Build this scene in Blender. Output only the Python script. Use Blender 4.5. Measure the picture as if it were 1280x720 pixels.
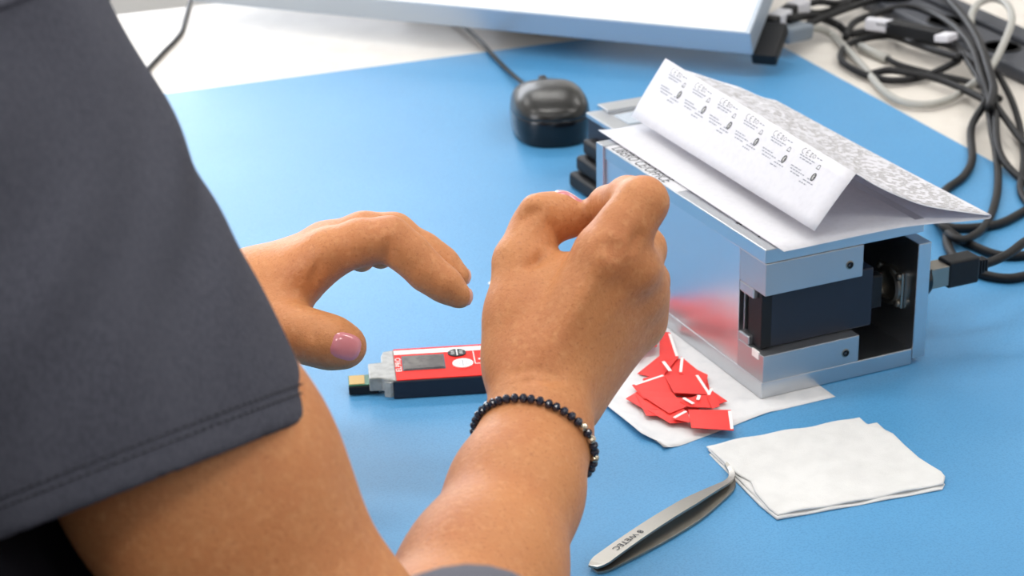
import bpy, bmesh, math, random
import numpy as np
from mathutils import Vector, Matrix
random.seed(7); rng = np.random.default_rng(5)
scene = bpy.context.scene
COL = scene.collection
for o in list(bpy.data.objects): bpy.data.objects.remove(o)

# ------------------------------------------------------------------ camera
# world: metres, blue mat top at z = 0, floor at z = -0.75
FPX, PITCH, ROLL, CAMH = 2547.4, 0.4061, -0.0219, 0.5
_f = np.array([0, math.cos(PITCH), -math.sin(PITCH)]); _r = np.array([1., 0, 0]); _u = np.cross(_r, _f)
CR = math.cos(ROLL)*_r + math.sin(ROLL)*_u; CU = -math.sin(ROLL)*_r + math.cos(ROLL)*_u; CF = _f
CAM = np.array([0, 0, CAMH])
cam_d = bpy.data.cameras.new('camera'); cam = bpy.data.objects.new('camera', cam_d); COL.objects.link(cam)
M = Matrix.Identity(4)
for i in range(3):
    M[i][0] = CR[i]; M[i][1] = CU[i]; M[i][2] = -CF[i]; M[i][3] = CAM[i]
cam.matrix_world = M
cam_d.sensor_width = 36; cam_d.lens = FPX/1280*36; cam_d.clip_start = .02
cam_d.dof.use_dof = True; cam_d.dof.focus_distance = 0.98; cam_d.dof.aperture_fstop = 16
scene.camera = cam

# ------------------------------------------------------------------ light, exposure
wd = bpy.data.worlds.new('room_air'); scene.world = wd; wd.use_nodes = True
wd.node_tree.nodes['Background'].inputs[0].default_value = (.93, .95, 1, 1)
wd.node_tree.nodes['Background'].inputs[1].default_value = .42
vs = scene.view_settings
vs.view_transform = 'Standard'; vs.look = 'None'; vs.gamma = 1; vs.use_curve_mapping = False
vs.exposure = 0.08
def area(name, loc, size, power, col=(1, 1, 1), aim=None):
    l = bpy.data.lights.new(name, 'AREA'); l.shape = 'RECTANGLE'; l.size, l.size_y = size; l.energy = power; l.color = col
    o = bpy.data.objects.new(name, l); COL.objects.link(o); o.location = loc
    if aim is not None:
        o.rotation_euler = (Vector(aim)-Vector(loc)).to_track_quat('-Z', 'Y').to_euler()
    return o
CEIL = 1.95
LAMPS = [(x, y) for y in (-.75, 1.1, 2.95) for x in (-2.0, -.15, 1.7)]
for x, y in LAMPS:
    area('panel_light', (x, y, CEIL-.035), (1.15, .28), 11, (1, .98, .95))
area('window_daylight', (-1.25, 4.3, .85), (2.2, 1.4), 37, (.95, .96, 1), (-1.25, 0, .85))

area('window_daylight', (-3.1, -.5, .85), (1.9, 1.4), 42, (1, .96, .95), (0, -.5, .85))

# ------------------------------------------------------------------ helpers
def un(x, y, z=0.):
    d = CF*FPX + CR*(x-640) + CU*(360-y); return CAM + d*((z-CAMH)/d[2])
def ud(x, y, dist):
    d = CF*FPX + CR*(x-640) + CU*(360-y); return CAM + d/np.linalg.norm(d)*dist
def lin(c):
    return tuple((v/12.92 if v <= .04045 else ((v+.055)/1.055)**2.4) for v in c)
def hx(s): return lin(tuple(int(s[i:i+2], 16)/255 for i in (0, 2, 4)))
def mat(name, col, rough=.5, metal=0., spec=.5, noise=None, bump=None, sss=0., trans=0., alpha=1., coat=0., emit=None, stretch=None, rnoise=None):
    m = bpy.data.materials.new(name); m.use_nodes = True; nt = m.node_tree; b = nt.nodes['Principled BSDF']
    c = hx(col) if isinstance(col, str) else col
    b.inputs['Base Color'].default_value = (*c, 1); b.inputs['Roughness'].default_value = rough
    b.inputs['Metallic'].default_value = metal; b.inputs['Specular IOR Level'].default_value = spec
    b.inputs['Transmission Weight'].default_value = trans; b.inputs['Alpha'].default_value = alpha; b.inputs['Coat Weight'].default_value = coat
    if sss:
        b.inputs['Subsurface Weight'].default_value = sss; b.inputs['Subsurface Radius'].default_value = (1, .4, .2); b.inputs['Subsurface Scale'].default_value = .004
    if emit:
        b.inputs['Emission Color'].default_value = (*hx(emit[0]), 1); b.inputs['Emission Strength'].default_value = emit[1]
    tc = nt.nodes.new('ShaderNodeTexCoord'); mp = nt.nodes.new('ShaderNodeMapping'); nt.links.new(tc.outputs['Object'], mp.inputs[0])
    if stretch: mp.inputs['Scale'].default_value = stretch
    def ntex(scale, detail=4):
        n = nt.nodes.new('ShaderNodeTexNoise'); n.inputs['Scale'].default_value = scale; n.inputs['Detail'].default_value = detail
        nt.links.new(mp.outputs[0], n.inputs['Vector']); return n
    if noise:      # list of (scale, other colour, low, high)
        prev = None
        for sc, c2, lo, hi in noise:
            n = ntex(sc); r = nt.nodes.new('ShaderNodeValToRGB')
            r.color_ramp.elements[0].position = lo; r.color_ramp.elements[1].position = hi
            nt.links.new(n.outputs['Fac'], r.inputs[0])
            mx = nt.nodes.new('ShaderNodeMix'); mx.data_type = 'RGBA'
            nt.links.new(r.outputs[0], mx.inputs['Factor'])
            if prev is None: mx.inputs['A'].default_value = (*c, 1)
            else: nt.links.new(prev, mx.inputs['A'])
            c2 = hx(c2) if isinstance(c2, str) else c2
            mx.inputs['B'].default_value = (*c2, 1); prev = mx.outputs['Result']
        nt.links.new(prev, b.inputs['Base Color'])
    if rnoise:
        n = ntex(rnoise[0]); r = nt.nodes.new('ShaderNodeMapRange'); r.inputs[3].default_value = rnoise[1]; r.inputs[4].default_value = rnoise[2]
        nt.links.new(n.outputs['Fac'], r.inputs[0]); nt.links.new(r.outputs[0], b.inputs['Roughness'])
    if bump:       # list of (scale, strength, distance)
        prev = None
        for sc, st, di in bump:
            n = ntex(sc); bp = nt.nodes.new('ShaderNodeBump'); bp.inputs['Strength'].default_value = st; bp.inputs['Distance'].default_value = di
            nt.links.new(n.outputs['Fac'], bp.inputs['Height'])
            if prev is not None: nt.links.new(prev, bp.inputs['Normal'])
            prev = bp.outputs['Normal']
        nt.links.new(prev, b.inputs['Normal'])
    return m
def translucent(m, fac, col):
    nt = m.node_tree; b = nt.nodes['Principled BSDF']; t = nt.nodes.new('ShaderNodeBsdfTranslucent'); t.inputs[0].default_value = (*hx(col), 1)
    mx = nt.nodes.new('ShaderNodeMixShader'); mx.inputs[0].default_value = fac; out = [n for n in nt.nodes if n.type == 'OUTPUT_MATERIAL'][0]
    nt.links.new(b.outputs[0], mx.inputs[1]); nt.links.new(t.outputs[0], mx.inputs[2]); nt.links.new(mx.outputs[0], out.inputs[0])
def tag(o, label=None, cat=None, group=None, kind=None):
    if label: o['label'] = label
    if cat: o['category'] = cat
    if group: o['group'] = group
    if kind: o['kind'] = kind
    return o
def obj(name, verts, faces, m, parent=None, smooth=False):
    me = bpy.data.meshes.new(name); me.from_pydata([tuple(map(float, v)) for v in verts], [], faces); me.validate()
    if smooth: me.polygons.foreach_set('use_smooth', [True]*len(me.polygons))
    if m: me.materials.append(m)
    o = bpy.data.objects.new(name, me); COL.objects.link(o)
    if parent: o.parent = parent
    return o
def bm_obj(name, bm, m, parent=None, smooth=False):
    bmesh.ops.recalc_face_normals(bm, faces=bm.faces)
    me = bpy.data.meshes.new(name); bm.to_mesh(me); bm.free()
    if smooth: me.polygons.foreach_set('use_smooth', [True]*len(me.polygons))
    if m: me.materials.append(m)
    o = bpy.data.objects.new(name, me); COL.objects.link(o)
    if parent: o.parent = parent
    return o
def empty(name, loc, rz=0):
    o = bpy.data.objects.new(name, None); COL.objects.link(o); o.location = tuple(loc); o.rotation_euler = (0, 0, rz); o.empty_display_size = .02
    return o
def bm_box(bm, x0, x1, y0, y1, z0, z1, bev=0, seg=2):
    b2 = bmesh.new(); bmesh.ops.create_cube(b2, size=1)
    for v in b2.verts: v.co = Vector(((x0+x1)/2+v.co.x*(x1-x0), (y0+y1)/2+v.co.y*(y1-y0), (z0+z1)/2+v.co.z*(z1-z0)))
    if bev: bmesh.ops.bevel(b2, geom=list(b2.edges)+list(b2.verts), offset=bev, segments=seg, affect='EDGES', profile=.5)
    t = bpy.data.meshes.new('t'); b2.to_mesh(t); b2.free(); bm.from_mesh(t); bpy.data.meshes.remove(t)
def box(name, x0, x1, y0, y1, z0, z1, m, parent=None, bev=0, seg=2):
    bm = bmesh.new(); bm_box(bm, x0, x1, y0, y1, z0, z1, bev, seg); return bm_obj(name, bm, m, parent)
def prism(name, poly, z0, z1, m, parent=None, bev=0, smooth=False):
    """poly: list of (x, y); extruded from z0 to z1"""
    bm = bmesh.new(); vs_ = [bm.verts.new((p[0], p[1], z0)) for p in poly]; f = bm.faces.new(vs_)
    r = bmesh.ops.extrude_face_region(bm, geom=[f]); 
    for e in r['geom']:
        if isinstance(e, bmesh.types.BMVert): e.co.z = z1
    if bev:
        bmesh.ops.recalc_face_normals(bm, faces=bm.faces)
        bmesh.ops.bevel(bm, geom=list(bm.edges), offset=bev, segments=2, affect='EDGES', profile=.5)
    return bm_obj(name, bm, m, parent, smooth)
def catmull(pts, n=8, closed=False):
    P = np.array(pts, float); N = len(P); out = []
    for i in range(N if closed else N-1):
        if closed: p0, p1, p2, p3 = P[(i-1) % N], P[i], P[(i+1) % N], P[(i+2) % N]
        else: p0, p1, p2, p3 = P[max(i-1, 0)], P[i], P[i+1], P[min(i+2, N-1)]
        for k in range(n):
            t = k/n
            out.append(.5*((2*p1)+(-p0+p2)*t+(2*p0-5*p1+4*p2-p3)*t*t+(-p0+3*p1-3*p2+p3)*t**3))
    if not closed: out.append(P[-1])
    return np.array(out)
def tube_geo(path, r, n=10, closed=False):
    P = np.array(path, float); N = len(P); rr = r if hasattr(r, '__len__') else [r]*N
    T = np.gradient(P, axis=0); 
    if closed: T = np.roll(P, -1, 0)-np.roll(P, 1, 0)
    T /= np.linalg.norm(T, axis=1)[:, None]+1e-12
    a = np.array([0, 0, 1.]) if abs(T[0][2]) < .9 else np.array([1., 0, 0])
    V = []; Fc = []
    nrm = np.cross(T[0], a); nrm /= np.linalg.norm(nrm)
    for i in range(N):
        nrm = nrm-T[i]*(nrm@T[i]); nrm /= np.linalg.norm(nrm); bi = np.cross(T[i], nrm)
        for k in range(n):
            an = 2*math.pi*k/n; V.append(P[i]+rr[i]*(math.cos(an)*nrm+math.sin(an)*bi))
    for i in range(N if closed else N-1):
        j = (i+1) % N
        for k in range(n): Fc.append((i*n+k, i*n+(k+1) % n, j*n+(k+1) % n, j*n+k))
    if not closed: Fc.append(tuple(range(n))[::-1]); Fc.append(tuple((N-1)*n+k for k in range(n)))
    return V, Fc
def tube(name, path, r, m, parent=None, n=10, closed=False):
    V, Fc = tube_geo(path, r, n, closed); return obj(name, V, Fc, m, parent, True)
def lathe(name, prof, m, parent=None, n=28, mtx=None):
    """prof: (radius, height) pairs about local z"""
    V = []; Fc = []
    for r, h in prof:
        for k in range(n): V.append((r*math.cos(2*math.pi*k/n), r*math.sin(2*math.pi*k/n), h))
    for i in range(len(prof)-1):
        for k in range(n): Fc.append((i*n+k, i*n+(k+1) % n, (i+1)*n+(k+1) % n, (i+1)*n+k))
    Fc.append(tuple(range(n))[::-1]); Fc.append(tuple((len(prof)-1)*n+k for k in range(n)))
    if mtx is not None: V = [tuple(mtx @ Vector(v)) for v in V]
    return obj(name, V, Fc, m, parent)
_tc = {}
def text_geo(s, size):
    """flat mesh of a text string, left aligned at the origin: vertices (x, y) and faces"""
    if s not in _tc:
        cu = bpy.data.curves.new('t', 'FONT'); cu.body = s; cu.size = 1; cu.resolution_u = 3
        o = bpy.data.objects.new('t', cu); COL.objects.link(o); dg = bpy.context.evaluated_depsgraph_get()
        me = bpy.data.meshes.new_from_object(o.evaluated_get(dg))
        _tc[s] = ([(v.co.x, v.co.y) for v in me.vertices], [tuple(p.vertices) for p in me.polygons])
        bpy.data.objects.remove(o); bpy.data.curves.remove(cu); bpy.data.meshes.remove(me)
    v, f = _tc[s]
    return [(a*size, b*size) for a, b in v], f
def text_on(name, s, size, org, ex, ey, m, parent=None, sx=1.):
    v, f = text_geo(s, size); org, ex, ey = (np.array(q, float) for q in (org, ex, ey))
    return obj(name, [org+ex*a*sx+ey*b for a, b in v], f, m, parent)

# ------------------------------------------------------------------ materials
MT = {}
MT['mat'] = mat('blue_mat', '4c90c0', .42, spec=.45, noise=[(6, '5497c6', .4, .7), (900, '4284b4', .45, .75)], bump=[(1500, .12, .0004)])
MT['desk'] = mat('desk_laminate', 'dcd6cd', .45, noise=[(40, 'd5cec5', .4, .7)])
MT['alu'] = mat('milled_aluminium', 'c9ccd0', .30, metal=1, bump=[(260, .05, .0003)], stretch=(1, 14, 1), rnoise=(90, .24, .38))
MT['alu_end'] = mat('milled_aluminium_matt', 'b9bcc0', .42, metal=1, bump=[(700, .12, .0003)])
MT['alu_pol'] = mat('polished_aluminium', 'd6d4d8', .3, metal=1, rnoise=(120, .26, .34))
MT['steel'] = mat('satin_steel', '98938a', .36, metal=1, bump=[(500, .06, .0003)])
MT['dark_plastic'] = mat('black_plastic', '131417', .5, spec=.3, bump=[(900, .08, .0003)])
MT['gloss_plastic'] = mat('glossy_black_plastic', '101114', .18)
MT['mouse_shell'] = mat('mouse_shell', '1e1d1b', .3, bump=[(1500, .06, .0002)])
MT['navy'] = mat('navy_black_plastic', '141b2b', .5, bump=[(1200, .1, .0003)])
MT['red'] = mat('red_print', 'e8281e', .6, spec=.2)
MT['red_paper'] = mat('red_sticker_paper', 'ee342b', .5, noise=[(60, 'e52c26', .4, .7)])
MT['white'] = mat('white_print', 'f4f2ee', .5)
MT['paper'] = mat('white_paper', 'eaeaee', .75, spec=.2, noise=[(300, 'e4e4e8', .45, .7)])
translucent(MT['paper'], .25, 'efeaf2')
MT['paper_matt'] = mat('backing_paper', 'dededf', .6, noise=[(120, 'd6d7d9', .45, .7)])
MT['ink'] = mat('black_ink', '2b2c33', .6)
MT['ink_grey'] = mat('grey_ink', '8f919c', .6)
MT['ink_olive'] = mat('brown_grey_ink', '8d897e', .6)
MT['wipe'] = mat('cleanroom_wipe', 'd9d9d8', .9, spec=.1, noise=[(90, 'd0d0cf', .4, .75)], bump=[(1400, .35, .0006), (60, .2, .002)])
MT['cable'] = mat('black_cable', '141416', .5, spec=.3)
MT['cable_grey'] = mat('grey_cable', 'a3a29c', .45)
MT['grey_conn'] = mat('grey_connector', '7e8892', .5)
MT['screen'] = mat('white_screen', 'f2f2f0', .25)
MT['bezel'] = mat('silver_bezel', 'b9c4d0', .35, metal=.35)
MT['shirt'] = mat('grey_cotton', '53545e', .92, spec=.15, noise=[(700, '464751', .35, .7), (9, '5b5c66', .45, .75)], bump=[(1800, .5, .0006), (30, .25, .004)], stretch=(1, 1, .6))
MT['stitch'] = mat('stitch_thread', '3a3b43', .9)
MT['apron'] = mat('black_fabric', '14141a', .9, spec=.1, bump=[(900, .4, .0006)])
MT['chair_fabric'] = mat('grey_chair_fabric', '6a6b74', .95, spec=.1, bump=[(1200, .5, .0008)])
MT['skin'] = mat('tan_skin', 'c98857', .5, spec=.35, sss=.1, noise=[(25, 'bd774b', .4, .75), (300, 'd19464', .5, .8), (700, 'b06e44', .55, .8)], bump=[(420, .3, .0010), (1400, .35, .0005)])
MT['nail'] = mat('pink_nail', 'd98a92', .16, coat=.5)
MT['nail_pale'] = mat('pale_nail', 'd8a08e', .22, coat=.4)
MT['hair'] = mat('dark_hair', '2a1c14', .5, bump=[(300, .6, .002)], stretch=(1, 1, .08))
MT['bead'] = mat('dark_bead', '22283a', .14, coat=.4)
MT['bead_silver'] = mat('silver_bead', 'cfc4ae', .2, metal=.9)
MT['gold'] = mat('gold_contact', 'a98c4e', .45, metal=.6)
MT['pcb'] = mat('green_board', '1f6b4a', .4)
MT['clear'] = mat('frosted_clear_plastic', 'b9b9b4', .3, noise=[(300, '9a9a94', .4, .7)], trans=.35)
MT['lcd'] = mat('grey_display', '4a4541', .4, spec=.2, noise=[(60, '6b6660', .4, .7), (200, '3c3836', .5, .7)])
MT['wall'] = mat('white_wall', 'e4e2de', .8, bump=[(200, .05, .001)])
MT['floor'] = mat('dark_floor', '3c424a', .5, noise=[(12, '474d55', .4, .7)])
MT['lamp'] = mat('lamp_diffuser', 'ffffff', .5, emit=('fffaf2', 3.))
MT['glass'] = mat('window_sky', 'dfe9f5', .1, emit=('e6f0ff', 2.))
MT['rail'] = mat('dark_grey_plastic', '3f424a', .5)
MT['metal_leg'] = mat('grey_powder_coat', '8c9096', .45)

# ------------------------------------------------------------------ the room
box('floor', -3.2, 3.2, -2.6, 4.4, -.80, -.75, MT['floor'])['kind'] = 'structure'
bm = bmesh.new()
for q in ((-2.6, -1.5, -.75, CEIL), (.5, 4.5, -.75, CEIL), (-1.5, .5, -.75, .1), (-1.5, .5, 1.6, CEIL)): bm_box(bm, -3.3, -3.2, *q)
bm_obj('wall_left', bm, MT['wall'])['kind'] = 'structure'
w2 = box('window_2', -3.27, -3.25, -1.5, .5, .1, 1.6, MT['glass']); w2['kind'] = 'structure'
for q in ((-1.5, -1.44, .1, 1.6), (.44, .5, .1, 1.6), (-.53, -.47, .1, 1.6), (-1.44, .44, .1, .16), (-1.44, .44, 1.54, 1.6)):
    box('window_frame', -3.25, -3.2, *q, MT['white'], w2)
box('wall_right', 3.2, 3.3, -2.6, 4.5, -.75, CEIL, MT['wall'])['kind'] = 'structure'
box('ceiling', -3.3, 3.3, -2.6, 4.5, CEIL, CEIL+.1, MT['wall'])['kind'] = 'structure'
bm = bmesh.new()
for q in ((-3.2, -2.4, -.75, CEIL), (-.1, 3.2, -.75, CEIL), (-2.4, -.1, -.75, .1), (-2.4, -.1, 1.6, CEIL)): bm_box(bm, q[0], q[1], 4.4, 4.5, q[2], q[3])
bm_obj('wall_back', bm, MT['wall'])['kind'] = 'structure'
w1 = box('window_1', -2.4, -.1, 4.45, 4.47, .1, 1.6, MT['glass']); w1['kind'] = 'structure'
for q in ((-2.4, -2.34, .1, 1.6), (-.16, -.1, .1, 1.6), (-1.28, -1.22, .1, 1.6), (-2.34, -.16, .1, .16), (-2.34, -.16, 1.54, 1.6)):
    box('window_frame', q[0], q[1], 4.4, 4.45, q[2], q[3], MT['white'], w1)
for i, (x, y) in enumerate(LAMPS):
    e = empty('ceiling_light', (x, y, CEIL))
    tag(e, 'white rectangular ceiling light panel above the desk', 'ceiling light', 'ceiling light panels')
    box('lamp_frame', -.61, .61, -.17, .17, -.02, 0, MT['white'], e, .004); box('diffuser', -.57, .57, -.135, .135, -.026, -.02, MT['lamp'], e)

# ------------------------------------------------------------------ desk and mat
MYAW = .3605; MC = np.array([.2017, 1.7559, 0])
mu = np.array([-math.cos(MYAW), -math.sin(MYAW), 0]); mv = np.array([math.sin(MYAW), -math.cos(MYAW), 0])
# desk local frame: x to the right (-mu), y away (-mv), origin at the mat's far right corner
desk = empty('desk', (MC[0], MC[1], -.002), MYAW); tag(desk, 'white laminate desk under the blue mat', 'desk')
box('desk_top', -1.45, .62, -.915, .262, -.03, 0, MT['desk'], desk, .003)
for x in (-1.38, .55):
    for y in (-.86, .2): box('leg', x-.025, x+.025, y-.025, y+.025, -.748, -.03, MT['metal_leg'], desk, .004)
m_ = box('work_mat', -1.3, 0, -.905, 0, 0, .002, MT['mat'], None, .0006); m_.location = (MC[0], MC[1], -.002); m_.rotation_euler = (0, 0, MYAW)
tag(m_, 'light blue antistatic work mat lying on the white desk', 'mat')
def dl(p):      # world -> desk local
    d = np.asarray(p)-MC; return np.array([-(d@mu), -(d@mv), d[2]])
rail = empty('cable_duct', (MC[0], MC[1], -.002), MYAW); tag(rail, 'dark grey double rail cable duct along the right desk side', 'cable duct')
prism('rail_base', [(.174, -.9), (.206, -.9), (.206, .25), (.174, .25)], 0, .004, MT['rail'], rail, .001)
box('rail', .178, .200, -.9, .25, .004, .010, MT['rail'], rail, .002)
strip = empty('power_strip', (MC[0], MC[1], -.002), MYAW); tag(strip, 'long dark grey power strip under the tangled cables', 'power strip')
box('strip_body', .124, .167, -.42, .16, .0, .012, MT['rail'], strip, .004)
for k in range(6):
    y = -.37+k*.085
    o_ = lathe('socket', [(.0165, 0), (.0165, .0012), (.0145, .0012), (.0135, -.002)], MT['dark_plastic'], strip); o_.location = (.1455, y, .012)

# ------------------------------------------------------------------ monitor
mon = empty('monitor', (.1985, 1.583, .003), math.atan2(-.387, .922)); tag(mon, 'white flat monitor with silver edges tilted far back behind the mouse', 'monitor')
# local frame: x along the lower edge to the right (right corner at 0), y away, z up; panel tilted 27 degrees from the horizontal
TA = math.radians(27); MW = .52
def mpt(x, s, d): return (x, s*math.cos(TA)-d*math.sin(TA), .016+s*math.sin(TA)+d*math.cos(TA))
def mslab(name, x0, x1, s0, s1, d0, d1, m, bev=.001):
    bm = bmesh.new(); bm_box(bm, x0, x1, s0, s1, d0, d1, bev)
    for v in bm.verts: v.co = Vector(mpt(*v.co))
    return bm_obj(name, bm, m, mon)
mslab('frame', -MW, 0, 0, .31, 0, .0240, MT['bezel'], .0012)
mslab('screen', -MW+.004, -.004, .0006, .306, .0240, .0247, MT['screen'], .0003)
mslab('rear_housing', -MW+.03, -.006, .035, .30, -.016, .002, MT['dark_plastic'], .004)
mslab('corner_foot', -.003, .018, .002, .042, -.0125, -.0005, MT['dark_plastic'], .002)
box('stand_post', -.30, -.22, .15, .23, 0, .07, MT['dark_plastic'], mon, .006)
box('stand_foot', -.36, -.16, .10, .28, 0, .008, MT['dark_plastic'], mon, .003)

# ------------------------------------------------------------------ test fixture (aluminium box)
BY = .4215; BO = np.array([.13498, 1.0001, .0004])
bu = np.array([-math.sin(BY), math.cos(BY), 0]); bv = np.array([math.cos(BY), math.sin(BY), 0])
def wl(x, y, z): return BO*np.array([1, 1, 0]) + bv*x + bu*y + np.array([0, 0, z])
L, W, H, tb, tt = .197, .0985, .0881, .0097, .0082
fx = empty('test_fixture', BO, BY); tag(fx, 'open ended aluminium test fixture box carrying the folded label sheet', 'fixture')
box('base_plate', 0, W, 0, L, 0, tb, MT['alu'], fx, .0005)
box('top_plate', 0, W+.003, 0, L, H-tt, H, MT['alu'], fx, .0005)
tag(box('side_panel', .0006, .006, .027, L-.0095, tb, H-tt, MT['alu_pol'], fx, .0003), 'polished aluminium long side panel')
box('end_plate', -.0012, W, L-.0092, L, 0, H+.0006, MT['alu'], fx, .0005)
box('right_plate', W, W+.0085, -.0005, L, .0035, .0732, MT['alu'], fx, .0005)
box('inner_wall', .006, W, .075, .08, tb, H-tt, MT['dark_plastic'], fx)
# bracket blocks at the open end; each with a stepped inner notch
prism_mats = MT['alu_end']
def bracket(name, z0, z1, lip):
    o = box(name, .0004, .0622, -.0004, .0265, z0, z1, prism_mats, fx, .0004)
    h = lathe('screw_hole', [(.0019, 0), (.0019, .0007), (.0012, .0007), (.0011, -.0012)], MT['dark_plastic'], o, 20, Matrix.Rotation(math.pi/2, 4, 'X'))
    h.location = (.0535, -.0004, (z0+z1)/2-.001)
    r = lathe('screw_rim', [(.0026, 0), (.0026, .0002), (.0019, .0004), (.0018, 0)], MT['steel'], o, 20, Matrix.Rotation(math.pi/2, 4, 'X'))
    r.location = (.0535, -.0003, (z0+z1)/2-.001)
    return o
bracket('upper_bracket', .0612, H-tt, -1); bracket('lower_bracket', tb, .0257, 1)
box('notch_lip', .0004, .006, .012, .0265, .055, .0612, prism_mats, fx, .0008)
box('notch_lip', .0004, .006, .016, .0265, .0257, .031, prism_mats, fx, .0008)
box('slot_post', .004, .009, .0265, .031, .0257, .0612, MT['alu_end'], fx, .0004)
tag(box('torn_tape', .0000, .0008, .004, .011, .0222, .0266, MT['white'], fx), 'torn white tape scrap')
# connector flange on the inner face of the right plate
fl = lathe('connector_flange', [(.0135, 0), (.0135, .0035), (.0115, .0045), (.0095, .0045), (.0090, .001)], MT['steel'], fx, 32, Matrix.Rotation(-math.pi/2, 4, 'Y')); fl.location = (W, .0225, .041); fl.scale = (1, .85, .85)
box('flange_plate', W-.0022, W, .0105, .0345, .030, .052, MT['steel'], fx, .001)
for y, z in ((.0115, .0565), (.0115, .0375), (.0335, .0565), (.0335, .0375)):
    s_ = lathe('screw_head', [(.0026, 0), (.0026, .0015), (.0012, .0022)], MT['steel'], fl, 16, Matrix.Rotation(-math.pi/2, 4, 'Y')); s_.location = (-.0022, (y-.0225)*1.0, z-.047)
sk = lathe('socket_ring', [(.0105, 0), (.0105, .012), (.0085, .012), (.0080, .006)], MT['gloss_plastic'], fx, 32, Matrix.Rotation(math.pi/2, 4, 'Y')); sk.location = (W+.0085, .0225, .041)
# label strip with lettering along the top edge
st = box('label_strip', .0006, .0125, .098, L-.011, H, H+.00025, MT['paper'], fx)
text_on('lettering', 'LIBERO CE/OFFICE', .0105, (.0012, L-.015, H+.0004), (0, -1, 0), (1, 0, 0), MT['ink'], st, .78)
bm = bmesh.new()
for (y, x, a) in ((.040, .0060, .0018), (.0375, .0068, .0016), (.018, .0064, .0008)): bm_box(bm, x, x+a*1.6, y, y+a, H, H+.0002)
bm_obj('ink_smudge', bm, MT['ink'], fx)
# black logger held in the slot of the fixture
bl = empty('slotted_logger', BO+bv*.004+bu*.008, BY); tag(bl, 'black data logger slotted into the open end of the fixture', 'data logger')
bl.location.z = .0257+.0005
box('logger_body', .0, .0715, 0, .013, .0, .0352, MT['navy'], bl, .001)
box('end_cap', .0715, .080, .003, .010, .008, .028, MT['dark_plastic'], bl, .001)
box('edge_band', -.0007, .006, -.0006, .0134, .0006, .0346, MT['dark_plastic'], bl, .0005)

# second fixture behind
f2 = empty('terminal_block', wl(.071, .300, 0), BY); tag(f2, 'black stepped terminal block with silver lid behind the fixture', 'terminal block')
box('block_body', .001, .08, 0, .055, 0, .0465, MT['navy'], f2, .001)
box('lid', 0, .085, 0, .056, .0465, .05, MT['alu'], f2, .0006)
box('lid_step', .012, .085, .046, .062, .05, .0525, MT['alu'], f2, .0006)
box('window_plate', .014, .05, .018, .040, .05, .0507, MT['bezel'], f2, .0003)
for k, (dx, z0) in enumerate(((-.017, .0), (-.0125, .0118), (-.008, .0236))):
    box('rib', dx, .002, -.02, .050-.002*k, z0, z0+.0112, MT['dark_plastic'], f2, .0028, 3)

# ------------------------------------------------------------------ folded label sheet
sheet = empty('label_sheet', BO, BY); tag(sheet, 'folded white label sheet standing like a tent on the fixture', 'paper sheet')
Y0, Y1 = -.0075, .2122      # near and far end
def prof(t):                # t 0 near .. 1 far: profile (x, z) of back slope and leaf
    rx, rz = .0497+.0053*t, .1253+.0039*t
    top = [(rx, rz), (.0625, .1165+.006*t), (.0762, .1085+.008*t), (.093, .1000+.009*t), (.1084, .0945+.008*t), (.125, .0895+.004*t), (.1365, .0862+.003*t)]
    curl = [(.1398, .0858), (.1406, .0845), (.1395, .0836), (.1365, .0838)]
    leaf = [(.120, .0852), (.1015, .0874), (.080, .0890), (.06, .0892), (.0365, .0890), (.02, .0888), (.0067+.0014*t, .0888+.0012*t)]
    return catmull(top+curl+leaf, 4)
def ruled(f, n):
    V = []; Fc = []; k = None
    for i in range(n+1):
        t = i/n; p = f(t); k = len(p)
        for x, z in p: V.append((x, Y0+(Y1-Y0)*t, z))
    for i in range(n):
        for j in range(k-1): Fc.append((i*k+j, i*k+j+1, (i+1)*k+j+1, (i+1)*k+j))
    return V, Fc, k
def thick(o, th):
    md = o.modifiers.new('thickness', 'SOLIDIFY'); md.thickness = th; md.offset = 0
V, Fc, kk = ruled(prof, 16)
lf = obj('folded_leaf', V, Fc, MT['paper'], sheet, True); thick(lf, .0003)
def flap(s, t, off=.00025):    # s 0 far (left) .. 1 near, t 0 ridge .. 1 lower edge
    y = Y1+(Y0-Y1)*s
    a = np.array([.055-.0053*s, y, .1292-.0039*s]); b = np.array([.031-.0058*s, y, .0954+.0016*s])
    bow = .0004*math.sin(math.pi*t)
    p = a+(b-a)*t; n = np.array([-.82, 0, .57])
    return p+n*(bow+off)
V = [flap(i/20, j/6, 0) for i in range(21) for j in range(7)]
ff = obj('front_flap', V, [(i*7+j, (i+1)*7+j, (i+1)*7+j+1, i*7+j+1) for i in range(20) for j in range(6)], MT['paper'], sheet, True); thick(ff, .0003)
LS, LT = .2197, .0418
def marks(name, rects, m, parent):
    V = []; Fc = []
    for (s0, s1, t0, t1, sk_) in rects:
        n = len(V); V += [flap(s0+sk_, t0), flap(s1+sk_, t0), flap(s1-sk_, t1), flap(s0-sk_, t1)]; Fc.append((n, n+1, n+2, n+3))
    return obj(name, V, Fc, m, parent)
tvs = {}
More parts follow.
